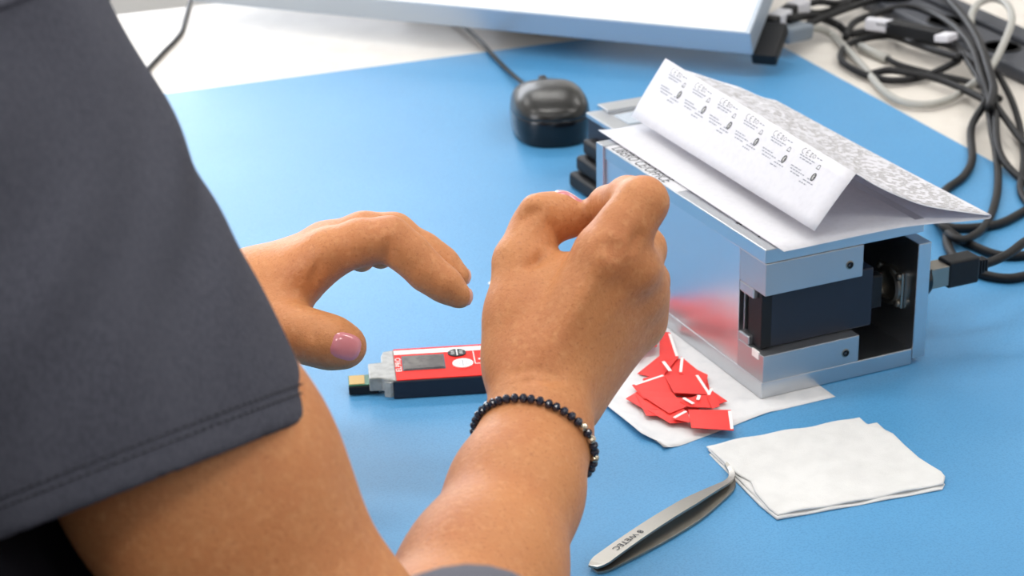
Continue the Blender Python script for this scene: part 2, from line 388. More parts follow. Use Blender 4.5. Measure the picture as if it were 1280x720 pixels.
for g in range(6):
    s0 = .062+g*.1425
    V, Fc = [], []
    for c_, (cs, bar) in enumerate(((s0+.0080, False), (s0+.0265, True))):
        n = 12
        for k in range(n+1):
            a = math.pi*(.42+1.16*k/n); V += [flap(cs+.0092*math.cos(a), .10+.048*math.sin(a), .0003), flap(cs+.0079*math.cos(a), .10+.041*math.sin(a), .0003)]
        b = len(V)-2*(n+1)
        for k in range(n): Fc.append((b+2*k, b+2*k+2, b+2*k+3, b+2*k+1))
        if bar: b = len(V); V += [flap(cs-.009, .097, .0003), flap(cs-.001, .097, .0003), flap(cs-.001, .104, .0003), flap(cs-.009, .104, .0003)]; Fc.append((b, b+1, b+2, b+3))
    ce = obj('ce_mark', V, Fc, MT['ink'], ff)
    rects = []; dark = []
    for row, (ta, a, b) in enumerate(((.165, .0, .072), (.205, .006, .062), (.36, -.005, .045), (.40, .0, .068), (.445, .008, .050), (.405, .082, .1), (.45, .07, .115), (.50, .06, .095))):
        x = a
        while x < b:
            w = random.uniform(.006, .016); rects.append((s0+x, min(s0+x+w, s0+b), ta, ta+.016, .0008)); x += w+.003
    for x in (.066, .080): rects.append((s0+x, s0+x+.010, .085, .10, .0006))
    marks('small_print', rects, MT['ink_grey'], ff)
    # small symbols after the CE mark: crossed bin outline, circle, recycling mark
    def ring(cs, ct, rs, rt, w, n=14):
        V = []; Fc = []
        for k in range(n):
            a = 2*math.pi*k/n
            V += [flap(cs+rs*math.cos(a), ct+rt*math.sin(a), .0003), flap(cs+(rs-w)*math.cos(a), ct+(rt-w*LS/LT)*math.sin(a), .0003)]
        for k in range(n):
            q = (k+1) % n; Fc.append((2*k, 2*q, 2*q+1, 2*k+1))
        return V, Fc
    V, Fc = ring(s0+.0545, .10, .006, .032, .0012); obj('circle_symbol', V, Fc, MT['ink'], ff)
    marks('bin_symbol', [(s0+.0365, s0+.044, .065, .073, 0), (s0+.0375, s0+.0388, .07, .115, 0), (s0+.0415, s0+.0428, .07, .115, 0), (s0+.0355, s0+.045, .125, .135, 0)], MT['ink'], ff)
    marks('recycling_symbol', [(s0+.088, s0+.0895, .165, .225, .001), (s0+.098, s0+.0995, .165, .225, -.001), (s0+.086, s0+.101, .222, .232, 0), (s0+.091, s0+.097, .16, .17, 0)], MT['ink'], ff)
    # wireless mark: dark upright oval with a pale rune
    n = 18; cs, ct = s0+.1, .355; 
    ov = obj('oval_mark', [flap(cs+.0085*math.cos(2*math.pi*k/n), ct+.066*math.sin(2*math.pi*k/n), .0003) for k in range(n)], [tuple(range(n))], MT['ink'], ff)
    V, Fc = [], []
    P = [(-.0042, -.022), (.0040, .022), (0, .044), (0, -.044), (.0040, -.022), (-.0042, .022)]
    for a, b in zip(P[:-1], P[1:]):
        d = np.array([(b[0]-a[0])*LS, (b[1]-a[1])*LT]); d /= np.linalg.norm(d); nn = np.array([-d[1], d[0]])*.00011
        for q, sg in ((a, 1), (b, 1), (b, -1), (a, -1)): V.append(flap(cs+q[0]+sg*nn[0]/LS, ct+q[1]+sg*nn[1]/LT, .00042))
        Fc.append(tuple(range(len(V)-4, len(V))))
    obj('rune', V, Fc, MT['white'], ov)
# dense print on the back slope
PR = [prof(i/16) for i in range(17)]
def slope(t, q, off=.0003):       # t 0 near .. 1 far, q index along the profile
    i = min(int(t*16), 15); fr = t*16-i; j = min(int(q), len(PR[0])-2); g = q-j
    a = PR[i][j]*(1-g)+PR[i][j+1]*g; b = PR[i+1][j]*(1-g)+PR[i+1][j+1]*g; p = a*(1-fr)+b*fr
    return np.array([p[0]+off*.35, Y0+(Y1-Y0)*t, p[1]+off])
V, Fc = [], []
for t in np.arange(.014, .985, .0165):
    q = 1.0+random.uniform(0, .6)
    while q < 23.5:
        w = random.uniform(.7, 2.0)
        if random.random() < .78:
            n = len(V); q1 = min(q+w, 23.8)
            V += [slope(t, q), slope(t, q1), slope(t+.0038, q1), slope(t+.0038, q)]; Fc.append((n, n+1, n+2, n+3))
        q += w+random.uniform(.35, .8)
obj('dense_print', V, Fc, MT['ink_olive'], lf)

# ------------------------------------------------------------------ backing paper and red stickers
bp = empty('backing_paper', BO, BY); bp.location.z = 0; tag(bp, 'white backing paper half under the fixture with red stickers on it', 'paper')
def bpz(x, y):
    e = max(0, -.066-x)/.018; return .0002+.0055*min(1, e)**2*(.5+.5*math.cos(min(max((y+.02)/.10, -1), 1)*math.pi)) + .0012*max(0, math.sin((x+.03)*60))*max(0, 1-(y+.03)/.02)*(1 if y < -.01 else 0)
nx, ny = 26, 30; V = []
for i in range(nx+1):
    for j in range(ny+1):
        x = -.080+.118*i/nx; y0 = -.0155 - .013*max(0, -(x+.012)/.068) ; y0 = -.0155-.012*min(1, max(0, (-.005-x)/.06)); y = y0+(.135-y0)*j/ny
        if i == 0 and j < 3: x += .010*(1-j/3)
        z = bpz(x, y) if x < -.002 else .0002
        V.append((x, y, z))
sh = obj('paper_sheet', V, [(i*(ny+1)+j, (i+1)*(ny+1)+j, (i+1)*(ny+1)+j+1, i*(ny+1)+j+1) for i in range(nx) for j in range(ny)], MT['paper_matt'], bp, True); thick(sh, .0001)
def zp(x, y, z=0.): return un(730+x/4.5, 400+y/4.5, z)      # photo detail -> table point
ST = [ ([(420, 235), (560, 215), (640, 335), (470, 345)], None, 'lowest red sticker at the back of the pile'),
 ([(500, 300), (690, 312), (715, 425), (520, 430)], None, 'lowest red sticker under the large one'),
 ([(430, 440), (640, 430), (650, 520), (470, 525)], None, 'lowest red sticker under the middle of the pile'),
 ([(330, 330), (440, 300), (520, 420), (350, 420)], None, 'lowest red sticker beside the hand'),
  # quads in the detail crop, white margin edge index or None, label
 ([(300, 300), (470, 170), (530, 215), (430, 330)], None, 'red sticker at the top of the pile half hidden by the hand'),
 ([(425, 60), (487, 72), (533, 212), (425, 245)], 1, 'tall red sticker pointing away at the back of the pile'),
 ([(545, 210), (640, 285), (640, 330), (535, 300)], 3, 'red sticker with white left margin at the back right of the pile'),
 ([(600, 262), (697, 312), (686, 372), (590, 330)], None, 'small red sticker corner beside the fixture base'),
 ([(715, 395), (806, 455), (735, 482), (650, 440)], None, 'pointed red sticker at the right edge of the pile'),
 ([(235, 440), (320, 390), (430, 510), (330, 500)], None, 'red sticker at the lower left edge of the pile'),
 ([(290, 420), (440, 430), (480, 540), (350, 540)], None, 'red sticker near the lower left corner on the backing paper'),
 ([(360, 510), (560, 500), (600, 575), (485, 580)], None, 'red sticker lowest in the pile beside the front one'),
 ([(270, 372), (452, 310), (500, 415), (330, 440)], 0, 'red sticker with long white margin next to the hand'),
 ([(310, 400), (500, 410), (545, 462), (335, 445)], None, 'flat red sticker in the middle left of the pile'),
 ([(330, 430), (560, 440), (610, 475), (480, 530)], None, 'wide red sticker in the middle of the pile'),
 ([(540, 462), (640, 425), (720, 425), (720, 495), (590, 490)], None, 'red sticker between the middle and the front sticker'),
 ([(455, 318), (638, 305), (716, 420), (505, 412)], 1, 'large red sticker on top of the pile with white right margin'),
 ([(490, 555), (578, 508), (600, 570), (590, 578)], 0, 'red sticker with white slanted margin left of the front sticker'),
 ([(690, 430), (712, 380), (765, 485), (720, 500)], 0, 'narrow red sticker with upright white margin right of the pile'),
 ([(587, 505), (826, 508), (842, 624), (604, 608)], 1, 'square red sticker lying in front of the pile'),
 ([(170, -60), (300, -70), (330, 40), (190, 60)], None, 'red sticker lying behind the raised hand'),
 ([(280, -170), (400, -180), (400, -60), (290, -60)], None, 'red sticker lying behind the raised hand'),
 ([(150, 90), (290, 70), (330, 190), (200, 210)], None, 'red sticker lying behind the raised hand'),
 ([(290, 40), (400, 20), (410, 150), (320, 170)], None, 'red sticker lying behind the raised hand'),
 ([(60, -10), (160, -20), (190, 90), (90, 100)], None, 'red sticker lying behind the raised hand'),
]
for k, (q, mg, lb) in enumerate(ST):
    z = .0007+k*.00021
    P = [zp(*a, z) for a in q]; c = sum(P)/len(P); n = len(P)
    tl = random.uniform(-.0003, .0006)
    zz = [z+tl*math.cos(2*math.pi*i/n+k) for i in range(n)]
    poly = [(p[0]-c[0], p[1]-c[1]) for p in P]
    V = [(x, y, zz[i]) for i, (x, y) in enumerate(poly)]+[(x, y, zz[i]+.00025) for i, (x, y) in enumerate(poly)]
    Fc = [tuple(range(n))[::-1], tuple(range(n, 2*n))]+[(i, (i+1) % n, n+(i+1) % n, n+i) for i in range(n)]
    bm = bmesh.new(); vv = [bm.verts.new(v) for v in V]
    for f in Fc: bm.faces.new([vv[i] for i in f])
    so = bm_obj('red_sticker', bm, MT['red_paper']); so.location = (c[0], c[1], 0)
    tag(so, lb, 'sticker', 'red stickers piled on the backing paper')
    if mg is not None:
        a, b = np.array(V[n+mg]), np.array(V[n+(mg+1) % n]); d = (b-a); d /= np.linalg.norm(d); ctr = np.mean(V[n:], axis=0); nn = np.cross(d, (0, 0, 1)); nn = nn if nn@(ctr-a) > 0 else -nn
        wv = .0016; up = np.array([0, 0, .00012])
        a, b = a+d*.0015, b-d*.0015
        V2 = [a+up, b+up, b+up+nn*wv, a+up+nn*wv]; V2 = V2+[p-np.array([0, 0, .0003]) for p in V2]
        obj('white_margin', V2, [(0, 1, 2, 3), (7, 6, 5, 4), (0, 4, 5, 1), (1, 5, 6, 2), (2, 6, 7, 3), (3, 7, 4, 0)], MT['white'], so)
# loose white slivers
for k, (a, b, lb) in enumerate((((560, 440), (615, 472), 'white paper sliver lying in the middle of the red stickers'), ((648, 425), (640, 450), 'tiny white paper sliver near the right of the red pile'), ((446, 235), (486, 288), 'white paper sliver at the back left of the red stickers'))):
    A, B = zp(*a, .0052), zp(*b, .0052); d = B-A; ln = np.linalg.norm(d)
    o_ = box('paper_sliver', 0, ln, -.0009, .0009, 0, .0003, MT['white']); o_.location = (A[0], A[1], .0052); o_.rotation_euler = (0, 0, math.atan2(d[1], d[0]))
    tag(o_, lb, 'paper scrap', 'white slivers on the red stickers')
A = un(616, 354); o_ = prism('paper_scrap', [(-.003, 0), (.001, .006), (.004, -.004), (.002, -.009)], 0, .0003, MT['white']); o_.location = tuple(A); tag(o_, 'tiny white paper scrap on the mat behind the raised thumb', 'paper scrap')

# ------------------------------------------------------------------ usb data logger on the mat
LG = un(492.5, 499.5); LE = un(612, 492); LYAW = math.atan2(LE[1]-LG[1], LE[0]-LG[0])
lg = empty('usb_data_logger', LG, LYAW); tag(lg, 'red faced usb data logger lying on the mat between the hands', 'data logger')
LL, LW, LH = .088, .036, .0115
P_ = un(486, 436.6, LH); LW = float((P_-LG) @ np.array([-math.sin(LYAW), math.cos(LYAW), 0]))
prism('case', [(0, 0), (LL, 0), (LL, LW), (0, LW)], 0, LH-.0006, MT['navy'], lg, .0008)
fc_ = box('red_face', .002, LL-.001, .0006, LW-.0004, LH-.0006, LH, MT['red'], lg, .0002)
box('white_band', .002, LL-.001, LW*.80, LW*.93, LH, LH+.00012, MT['white'], fc_)
box('display_frame', .0060, .0300, LW*.28, LW*.74, LH-.0001, LH+.0003, MT['rail'], fc_, .0001)
box('display', .0068, .0292, LW*.31, LW*.71, LH, LH+.0006, MT['lcd'], fc_, .0001)
def disc(name, cx, cy, rx, ry, z0, z1, m, parent, n=24):
    return prism(name, [(cx+rx*math.cos(2*math.pi*k/n), cy+ry*math.sin(2*math.pi*k/n)) for k in range(n)], z0, z1, m, parent)
b1 = disc('black_button', .0375, LW*.74, .0052, LW*.115, LH, LH+.0006, MT['dark_plastic'], fc_)
b2 = disc('white_button', .0398, LW*.40, .0058, LW*.135, LH, LH+.0006, MT['white'], fc_)
for b_, cy, m_1, m_2 in ((b1, .74, MT['white'], MT['ink_grey']), (b2, .40, MT['ink_grey'], MT['ink_grey'])):
    bm = bmesh.new(); cx = .0375 if b_ is b1 else .0398
    bm_box(bm, cx-.0003, cx+.0003, LW*(cy-.10), LW*(cy+.10), LH+.0006, LH+.0007)
    for sx in (-1, 1):
        for k in range(3): bm_box(bm, cx+sx*.0024-.0010, cx+sx*.0024+.0010, LW*(cy-.045+.04*k), LW*(cy-.045+.04*k)+.0004, LH+.0006, LH+.0007)
    bm_obj('button_print', bm, m_1, b_)
bm = bmesh.new()
for q in ((.0465, .0470, .38, .78), (.0465, .051, .375, .39), (.0505, .051, .38, .50)): bm_box(bm, q[0], q[1], LW*q[2], LW*q[3], LH, LH+.0001)
bm_box(bm, .049, .0525, LW*.50, LW*.54, LH, LH+.0001); bm_box(bm, .0545, .057, LW*.18, LW*.72, LH, LH+.0001)
for k in range(3): bm_box(bm, .050+.003*k, .0515+.003*k, LW*.86, LW*.88, LH, LH+.0001)
bm_obj('line_print', bm, MT['white'], fc_)
text_on('lettering', 'ELPRO', .0046, (.0054, LW*.26, LH+.00015), (0, 1, 0), (-1, 0, 0), MT['white'], fc_, 1.35)
# clear end cap and usb stub
cp = prism('clear_cap', [(.002, .0005), (.002, LW-.0005), (-.004, LW-.002), (-.0055, LW-.008), (-.0055, LW*.62), (-.013, LW*.60), (-.013, LW*.14), (-.006, LW*.13), (-.004, .004)], .003, LH-.0004, MT['clear'], lg, .0006)
prism('cap_clip', [(-.005, .001), (.0005, .001), (-.0015, -.0005)], .0015, LH-.001, MT['clear'], lg, .0002)
ub = box('usb_plug', -.0245, -.008, LW*.17, LW*.52, .0008, .0058, MT['dark_plastic'], lg, .0005)
box('circuit_board', -.0245, -.008, LW*.19, LW*.50, .0058, .0064, MT['pcb'], ub, .0001)
box('contact_plate', -.0240, -.0155, LW*.21, LW*.48, .0064, .0067, MT['gold'], ub, .0001)

# ------------------------------------------------------------------ mouse
ms_c = np.array([.0302, 1.468, 0]); MR = .14
ms = empty('computer_mouse', ms_c, MR); tag(ms, 'black wired computer mouse on the mat below the monitor', 'mouse')
def mouse_pt(th, w):     # th around, w 0 base .. 1 crown
    a, b = .0292, .050
    e = .78
    cx = math.copysign(abs(math.cos(th))**e, math.cos(th)); cy = math.copysign(abs(math.sin(th))**e, math.sin(th))
    ph = w*math.pi/2
    if w < .36:
        k = w/.36; rad = .93+.07*math.sin(k*math.pi*.62)-.03*k
    else:
        k = (w-.36)/.64; rad = .955*math.cos(k*math.pi/2)**.62
    y = b*cy*rad; x = a*cx*rad*(1-.10*cy*rad)
    hy = .0385-.016*max(0, (y+.005)/.055)**1.4-.004*max(0, (-.02-y)/.03)
    if w < .36: z = .0005+(w/.36)*(.0175-.004*(y/.05))
    else:
        k = (w-.36)/.64; z0 = .018-.004*(y/.05); z = z0+(hy-z0)*math.sin(k*math.pi/2)**.85
    return (x, y, z)
def mouse_shell(name, w0, w1, m, nw):
    n = 56; V = []; Fc = []
    for i in range(nw+1):
        w = w0+(w1-w0)*i/nw
        for k in range(n): V.append(mouse_pt(2*math.pi*k/n, w))
    for i in range(nw):
        for k in range(n): Fc.append((i*n+k, i*n+(k+1) % n, (i+1)*n+(k+1) % n, (i+1)*n+k))
    Fc.append(tuple(range(n))[::-1]); Fc.append(tuple(nw*n+k for k in range(n)))
    return obj(name, V, Fc, m, ms, True)
mouse_shell('lower_body', 0, .37, MT['gloss_plastic'], 8)
mouse_shell('top_shell', .345, .995, MT['mouse_shell'], 16)
whl = lathe('scroll_wheel', [(.009, -.003), (.0105, -.002), (.0105, .002), (.009, .003)], MT['dark_plastic'], ms, 24, Matrix.Rotation(math.pi/2, 4, 'Y')); whl.location = (0, .022, .0243)
lgz = .0352
bm = bmesh.new()
for k in range(24):
    a0, a1 = 2*math.pi*k/24, 2*math.pi*(k+1)/24
    q = [bm.verts.new((r_*math.cos(a), .012+r_*1.1*math.sin(a), .0362-(r_*math.sin(a))*.25)) for a, r_ in ((a0, .0058), (a1, .0058), (a1, .0050), (a0, .0050))]
    bm.faces.new(q)
bm_obj('logo_ring', bm, MT['bead_silver'], ms)
text_on('logo_letters', 'hp', .0075, (-.0035, .0098, .0368), (1, 0, 0), (.15, .95, -.25), MT['bead_silver'], ms)
def msl(p):
    d = np.asarray(p)-ms_c; return np.array([d[0]*math.cos(MR)+d[1]*math.sin(MR), -d[0]*math.sin(MR)+d[1]*math.cos(MR), d[2]])
cpath = [msl(un(664, 112, .012)), msl(un(655, 105, .008)), msl(un(637, 90, .004)), msl(un(618, 71, .003)), msl(un(601, 52, .003)), msl(un(586, 38, .003)), msl(un(565, 22, .003)), msl(un(540, 8, .003)), msl(un(505, -15, .003))]
tube('mouse_cable', catmull(cpath, 6), .0019, MT['cable'], ms)
# second thin cable left of the monitor
tube_pts = [un(240, -3), un(236, 8), un(231, 26), un(227, 40), un(218, 52), un(205, 65), un(192, 79), un(180, 92), un(160, 112)]
o_ = tube('thin_cable', catmull([p+np.array([0, 0, .0005]) for p in tube_pts], 6), .0020, MT['cable']); tag(o_, 'thin black cable crossing the white desk beside the sleeve', 'cable')

# ------------------------------------------------------------------ tweezers
T0 = un(742, 716); T1 = un(943, 590, .002)
ax = T1-T0; TLn = float(np.linalg.norm(ax[:2])); tw = empty('tweezers', T0, math.atan2(ax[1], ax[0])); tag(tw, 'curved tip steel tweezers lying on the mat', 'tweezers')
# local x along the tweezers; two flat arms splayed apart in z and y, tips bending to +y
def arm(name, side):
    cen = []; wid = []
    for i in range(41):
        t = i/40; x = TLn*t
        gap = .0052*math.sin(math.pi*min(1, t/.98))**.8 if t < .98 else 0
        w = .0050*(1-.10*t) if t < .6 else (.0045-(t-.6)/.22*.0022 if t < .82 else .0023-(t-.82)/.18*.0017)
        if t < .05: w *= .55+.45*math.sin(t/.05*math.pi/2)
        bend = 0 if t < .80 else ((t-.80)/.20)**2*.0150
        cen.append((x-(bend*.25), -.0042*math.sin(math.pi*min(1, t/.9))+bend if side < 0 else bend*1.0+.0004, (.0012 if side < 0 else .0024+gap*.75)))
        wid.append(w)
    V = []; Fc = []; th = .0011
    for i, ((x, y, z), w) in enumerate(zip(cen, wid)):
        a = cen[max(i-1, 0)]; b = cen[min(i+1, 40)]; d = np.array([b[0]-a[0], b[1]-a[1]]); d /= np.linalg.norm(d); n = np.array([-d[1], d[0]])
        tilt = -.0006 if side > 0 else .0006
        for sw, sz in ((-1, 0), (1, 0), (1, 1), (-1, 1)): V.append((x+n[0]*w*sw, y+n[1]*w*sw, z+sz*th+tilt*sw))
    for i in range(40):
        for k in range(4): Fc.append((i*4+k, i*4+(k+1) % 4, (i+1)*4+(k+1) % 4, (i+1)*4+k))
    Fc += [(3, 2, 1, 0), (160, 161, 162, 163)]
    bm = bmesh.new(); vv = [bm.verts.new(v) for v in V]
    for f in Fc: bm.faces.new([vv[i] for i in f])
    return bm_obj(name, bm, MT['steel'], tw)
arm('lower_arm', -1); ua = arm('upper_arm', 1)
v, f = text_geo('8 WETEC', .0050)
def tz(x):
    t = x/TLn; return .0024+.0052*.75*math.sin(math.pi*t/.98)**.8+.0011
obj('engraving', [(.036-a, .0021-b, tz(.036-a)+.00025-.00012*(.0021-b)/.001) for a, b in v], f, MT['ink'], ua)

# ------------------------------------------------------------------ folded wipe
wp = empty('folded_wipe', un(1030, 590)); tag(wp, 'folded white cleaning wipe lying on the mat in front of the fixture', 'wipe')
wo = un(1030, 590)
def wsheet(name, poly, z, th, m, seed):
    P = [un(*p)-wo for p in poly]
    # fan of rings from the centroid: soft rounded edge
    c = sum(P)/len(P); dense = []
    for i in range(len(P)):
        a, b = P[i], P[(i+1) % len(P)]; n = max(1, int(np.linalg.norm(b-a)/.004))
        for k in range(n): dense.append(a+(b-a)*k/n)
    n = len(dense); V = []; Fc = []; R_ = [(.0, 1), (.35, 1), (.65, 1), (.85, 1), (.95, 1), (.985, .93), (1.0, .62), (1.0, .25), (.985, 0)]
    r2 = np.random.default_rng(seed); ph = r2.uniform(0, 6, 4)
    for s, hgt in R_:
        for k, d in enumerate(dense):
            p = c+(d-c)*s; wv = .0005*math.sin(p[0]*70+ph[0])*math.sin(p[1]*90+ph[1])+.0004*math.sin(p[0]*190+p[1]*140+ph[2])
            V.append((p[0], p[1], max(.0001, z+th*hgt+wv*(hgt if z < .001 else 1))))
    for i in range(len(R_)-1):
        for k in range(n): Fc.append((i*n+k, i*n+(k+1) % n, (i+1)*n+(k+1) % n, (i+1)*n+k))
    return obj(name, V, Fc, m, wp, True)
wsheet('bottom_fold', [(886, 568), (1080, 531), (1090, 534), (1110, 543), (1150, 580), (1181, 606), (1178, 613), (971, 651), (950, 634), (925, 608)], 0, .0011, MT['wipe'], 1)
wsheet('middle_fold', [(885, 565), (1078, 529), (1083, 533), (1096, 531), (1106, 540), (1116, 545), (1148, 576), (1181, 601), (1179, 609), (972, 648), (958, 640), (944, 624), (922, 601)], .0008, .0010, MT['wipe'], 2)
wsheet('top_fold', [(883, 562), (1074, 526), (1086, 536), (1101, 538), (1116, 548), (1149, 577), (1176, 594), (1181, 601), (1179, 610), (972, 649), (961, 641), (944, 622), (938, 607), (921, 598)], .0015, .0014, MT['wipe'], 3)

# ------------------------------------------------------------------ cables
def cab(name, pts, r, m, label, zs=None, n=6, extra=None):
    P = []
    for i, p in enumerate(pts):
        z = p[2] if len(p) > 2 else r
        P.append(un(p[0], p[1], z))
    o = tube(name, catmull(P, n), r, m); tag(o, label, 'cable'); return o
# usb cable plugged into the fixture
ucab = empty('usb_cable', wl(W+.0225, .0225, 0), BY); tag(ucab, 'black usb cable plugged into the right side of the fixture', 'cable')
def ul(p):
    d = np.asarray(p)-wl(W+.0225, .0225, 0); return (float(d@bv), float(d@bu), float(d[2]))
pz = .0415
box('plug_shell', .0, .0125, -.0058, .0058, pz-.0062, pz+.0062, MT['steel'], ucab, .0005)
box('plug_grip', .0120, .0335, -.0062, .0062, pz-.0082, pz+.0082, MT['dark_plastic'], ucab, .0016, 3)
for k in range(4): box('strain_rib', .0335+.0022*k, .0350+.0022*k, -.0042+.0003*k, .0042-.0003*k, pz-.0048+.0003*k, pz+.0048-.0003*k, MT['dark_plastic'], ucab, .0006)
path = [(.033, 0, pz), (.045, 0, pz), (.06, .002, pz+.002), (.085, .012, pz+.004), (.13, .03, pz-.005), (.19, .05, .012), (.25, .06, .004)]
tube('cord', catmull(path, 6), .0028, MT['cable'], ucab)
cab('black_cable', [(1238, 112, .012), (1230, 131, .010), (1214, 160), (1215, 199), (1204, 221), (1181, 239), (1176, 262), (1183, 286), (1185, 308), (1199, 328), (1225, 342), (1262, 348), (1300, 340)], .0030, MT['cable'], 'black cable coming down left of the others behind the paper tip')
cab('black_cable', [(1225, 92, .014), (1235, 134, .008), (1241, 170, .006), (1246, 196), (1247, 235), (1239, 268), (1224, 290, .006), (1200, 300, .007), (1182, 287, .006), (1176, 270)], .0028, MT['cable'], 'black cable running straight down to the paper tip')
cab('black_cable', [(1236, 100, .018), (1244, 131, .012), (1246, 175, .011), (1256, 203, .006), (1280, 226), (1310, 240)], .0027, MT['cable'], 'black cable curving out to the right edge beside the blue mat')
cab('black_cable', [(1190, 48, .014), (1212, 80, .016), (1237, 120, .016), (1258, 150, .010), (1280, 178, .006), (1320, 215)], .0026, MT['cable'], 'straight black cable slanting down to the right edge')
cab('black_cable', [(1246, 90, .012), (1264, 124, .008), (1276, 163), (1280, 203), (1276, 240), (1300, 270)], .0026, MT['cable'], 'rightmost black cable hanging along the right edge')
cab('black_cable', [(1310, 246), (1280, 264), (1248, 280), (1210, 285), (1182, 283), (1165, 270)], .0030, MT['cable'], 'black cable passing just under the paper tip to the right')
cab('black_cable', [(1165, 262), (1179, 283, .008), (1204, 301), (1241, 317), (1266, 320), (1300, 317)], .0030, MT['cable'], 'black cable on the mat above the usb plug')
cab('black_cable', [(1199, 75, .012), (1160, 94), (1119, 101), (1083, 94), (1057, 81), (1051, 69), (1061, 56), (1087, 47, .006), (1124, 44, .008), (1152, 51, .008), (1182, 56, .010), (1209, 68, .016), (1226, 84, .018), (1236, 100, .02)], .0030, MT['cable'], 'black cable lying in a flat loop behind the fixture')
cab('black_cable', [(1057, 47), (1068, 28, .006), (1096, 17, .008), (1130, 9, .010), (1162, 15, .012), (1186, 28, .016), (1205, 45, .02), (1218, 66, .022), (1227, 94, .022), (1235, 116, .018), (1240, 140, .012)], .0031, MT['cable'], 'black cable arching over the power strip')
cab('black_cable', [(1175, -14, .016), (1186, 0, .017), (1203, 19, .018), (1218, 41, .022), (1228, 62, .026), (1237, 90, .026), (1242, 112, .022), (1236, 135, .016)], .0034, MT['cable'], 'thick black cable descending from the top edge')
cab('black_cable', [(1010, 30, .02), (1040, 18, .014), (1080, 4, .010), (1120, -8, .016), (1160, -20, .016)], .0030, MT['cable'], 'black cable running from the monitor towards the top edge')
cab('black_cable', [(985, 24, .03), (1015, 20, .02), (1045, 30, .008), (1062, 42), (1085, 40, .004), (1120, 46), (1165, 62, .012), (1200, 72, .016)], .0034, MT['cable'], 'black cable bunched behind the monitor corner')
# grey video cable with its plug
vg = cab('grey_cable', [(1006, 36, .016), (1022, 36, .012), (1040, 44), (1059, 62), (1081, 86), (1102, 111), (1124, 126), (1152, 131), (1182, 126), (1209, 110, .006), (1224, 98, .016), (1242, 79, .022), (1257, 49, .024), (1265, 24, .024), (1259, 6, .024), (1242, -2, .024), (1224, 4, .022), (1215, 17, .018), (1214, 30, .014)], .0031, MT['cable_grey'], 'grey cable looping from the monitor over the power strip')
def oriented_box(name, a, b, w, h, m, parent=None, bev=.0015):
    a, b = np.array(a), np.array(b); d = b-a; ln = np.linalg.norm(d); d /= ln; s = np.cross(d, (0, 0, 1)); s /= np.linalg.norm(s); t = np.cross(s, d)
    bm = bmesh.new(); bm_box(bm, 0, ln, -w/2, w/2, -h/2, h/2, bev)
    for v in bm.verts: v.co = Vector(a+d*v.co.x+s*v.co.y+t*v.co.z)
    return bm_obj(name, bm, m, parent)
oriented_box('video_plug', un(969, 42, .020), un(1000, 36, .016), .030, .014, MT['grey_conn'], vg, .003)
oriented_box('plug_sleeve', un(998, 37, .016), un(1012, 35, .015), .012, .010, MT['cable_grey'], vg, .002)
for (a, b, lb) in (((968, 26), (982, 18), 'white ended plug in the monitor corner just above the grey plug'), ((990, 12), (1006, 6), 'white ended plug at the top of the monitor corner')):
    p = oriented_box('cable_plug', un(a[0]-8, a[1]+5, .03), un(a[0], a[1], .03), .012, .010, MT['dark_plastic']); tag(p, lb, 'plug')
    oriented_box('white_end', un(a[0], a[1], .03), un(b[0], b[1], .03), .013, .011, MT['paper'], p)
    tube('cord', catmull([un(b[0], b[1], .03), un(b[0]+18, b[1]-4, .026), un(b[0]+45, b[1]-2, .014), un(b[0]+80, b[1]-14, .012)], 5), .003, MT['cable'], p)
# labelled black connectors lying on the power strip
lc = oriented_box('cable_connector', un(1112, 33, .018), un(1176, 46, .018), .014, .011, MT['dark_plastic']); tag(lc, 'black cable connector with a wrapped white label by the power strip', 'connector')
oriented_box('wrapped_label', un(1083, 29, .018), un(1117, 33, .018), .010, .010, MT['paper'], lc); oriented_box('white_tag', un(1174, 46, .019), un(1191, 47, .021), .015, .006, MT['paper'], lc, .001)
bm = bmesh.new()
for k in range(4):
    p = un(1097+k*4, 30.5+k*.6, .0246); bm_box(bm, p[0]-.0008, p[0]+.0008, p[1]-.003, p[1]+.003, p[2]-.0001, p[2]+.0003)
bm_obj('label_print', bm, MT['ink'], lc)
pl = cab('black_cable', [(1072, 57), (1090, 65), (1108, 73), (1124, 81), (1156, 90), (1182, 96), (1222, 106), (1250, 124)], .0026, MT['cable'], 'black cable with a grey ribbed sleeve inside the loop')
V, Fc = tube_geo([un(1076, 58.6, .0026), un(1092, 66, .0026), un(1109, 73.5, .0026)], .0040, 12); obj('ribbed_sleeve', V, Fc, MT['cable_grey'], pl, True)
cab('black_cable', [(1085, 94, .003), (1110, 88, .006), (1140, 92, .006), (1170, 98, .006), (1205, 112, .008), (1236, 128, .010)], .0030, MT['cable'], 'black cable under the flat loop heading to the right')

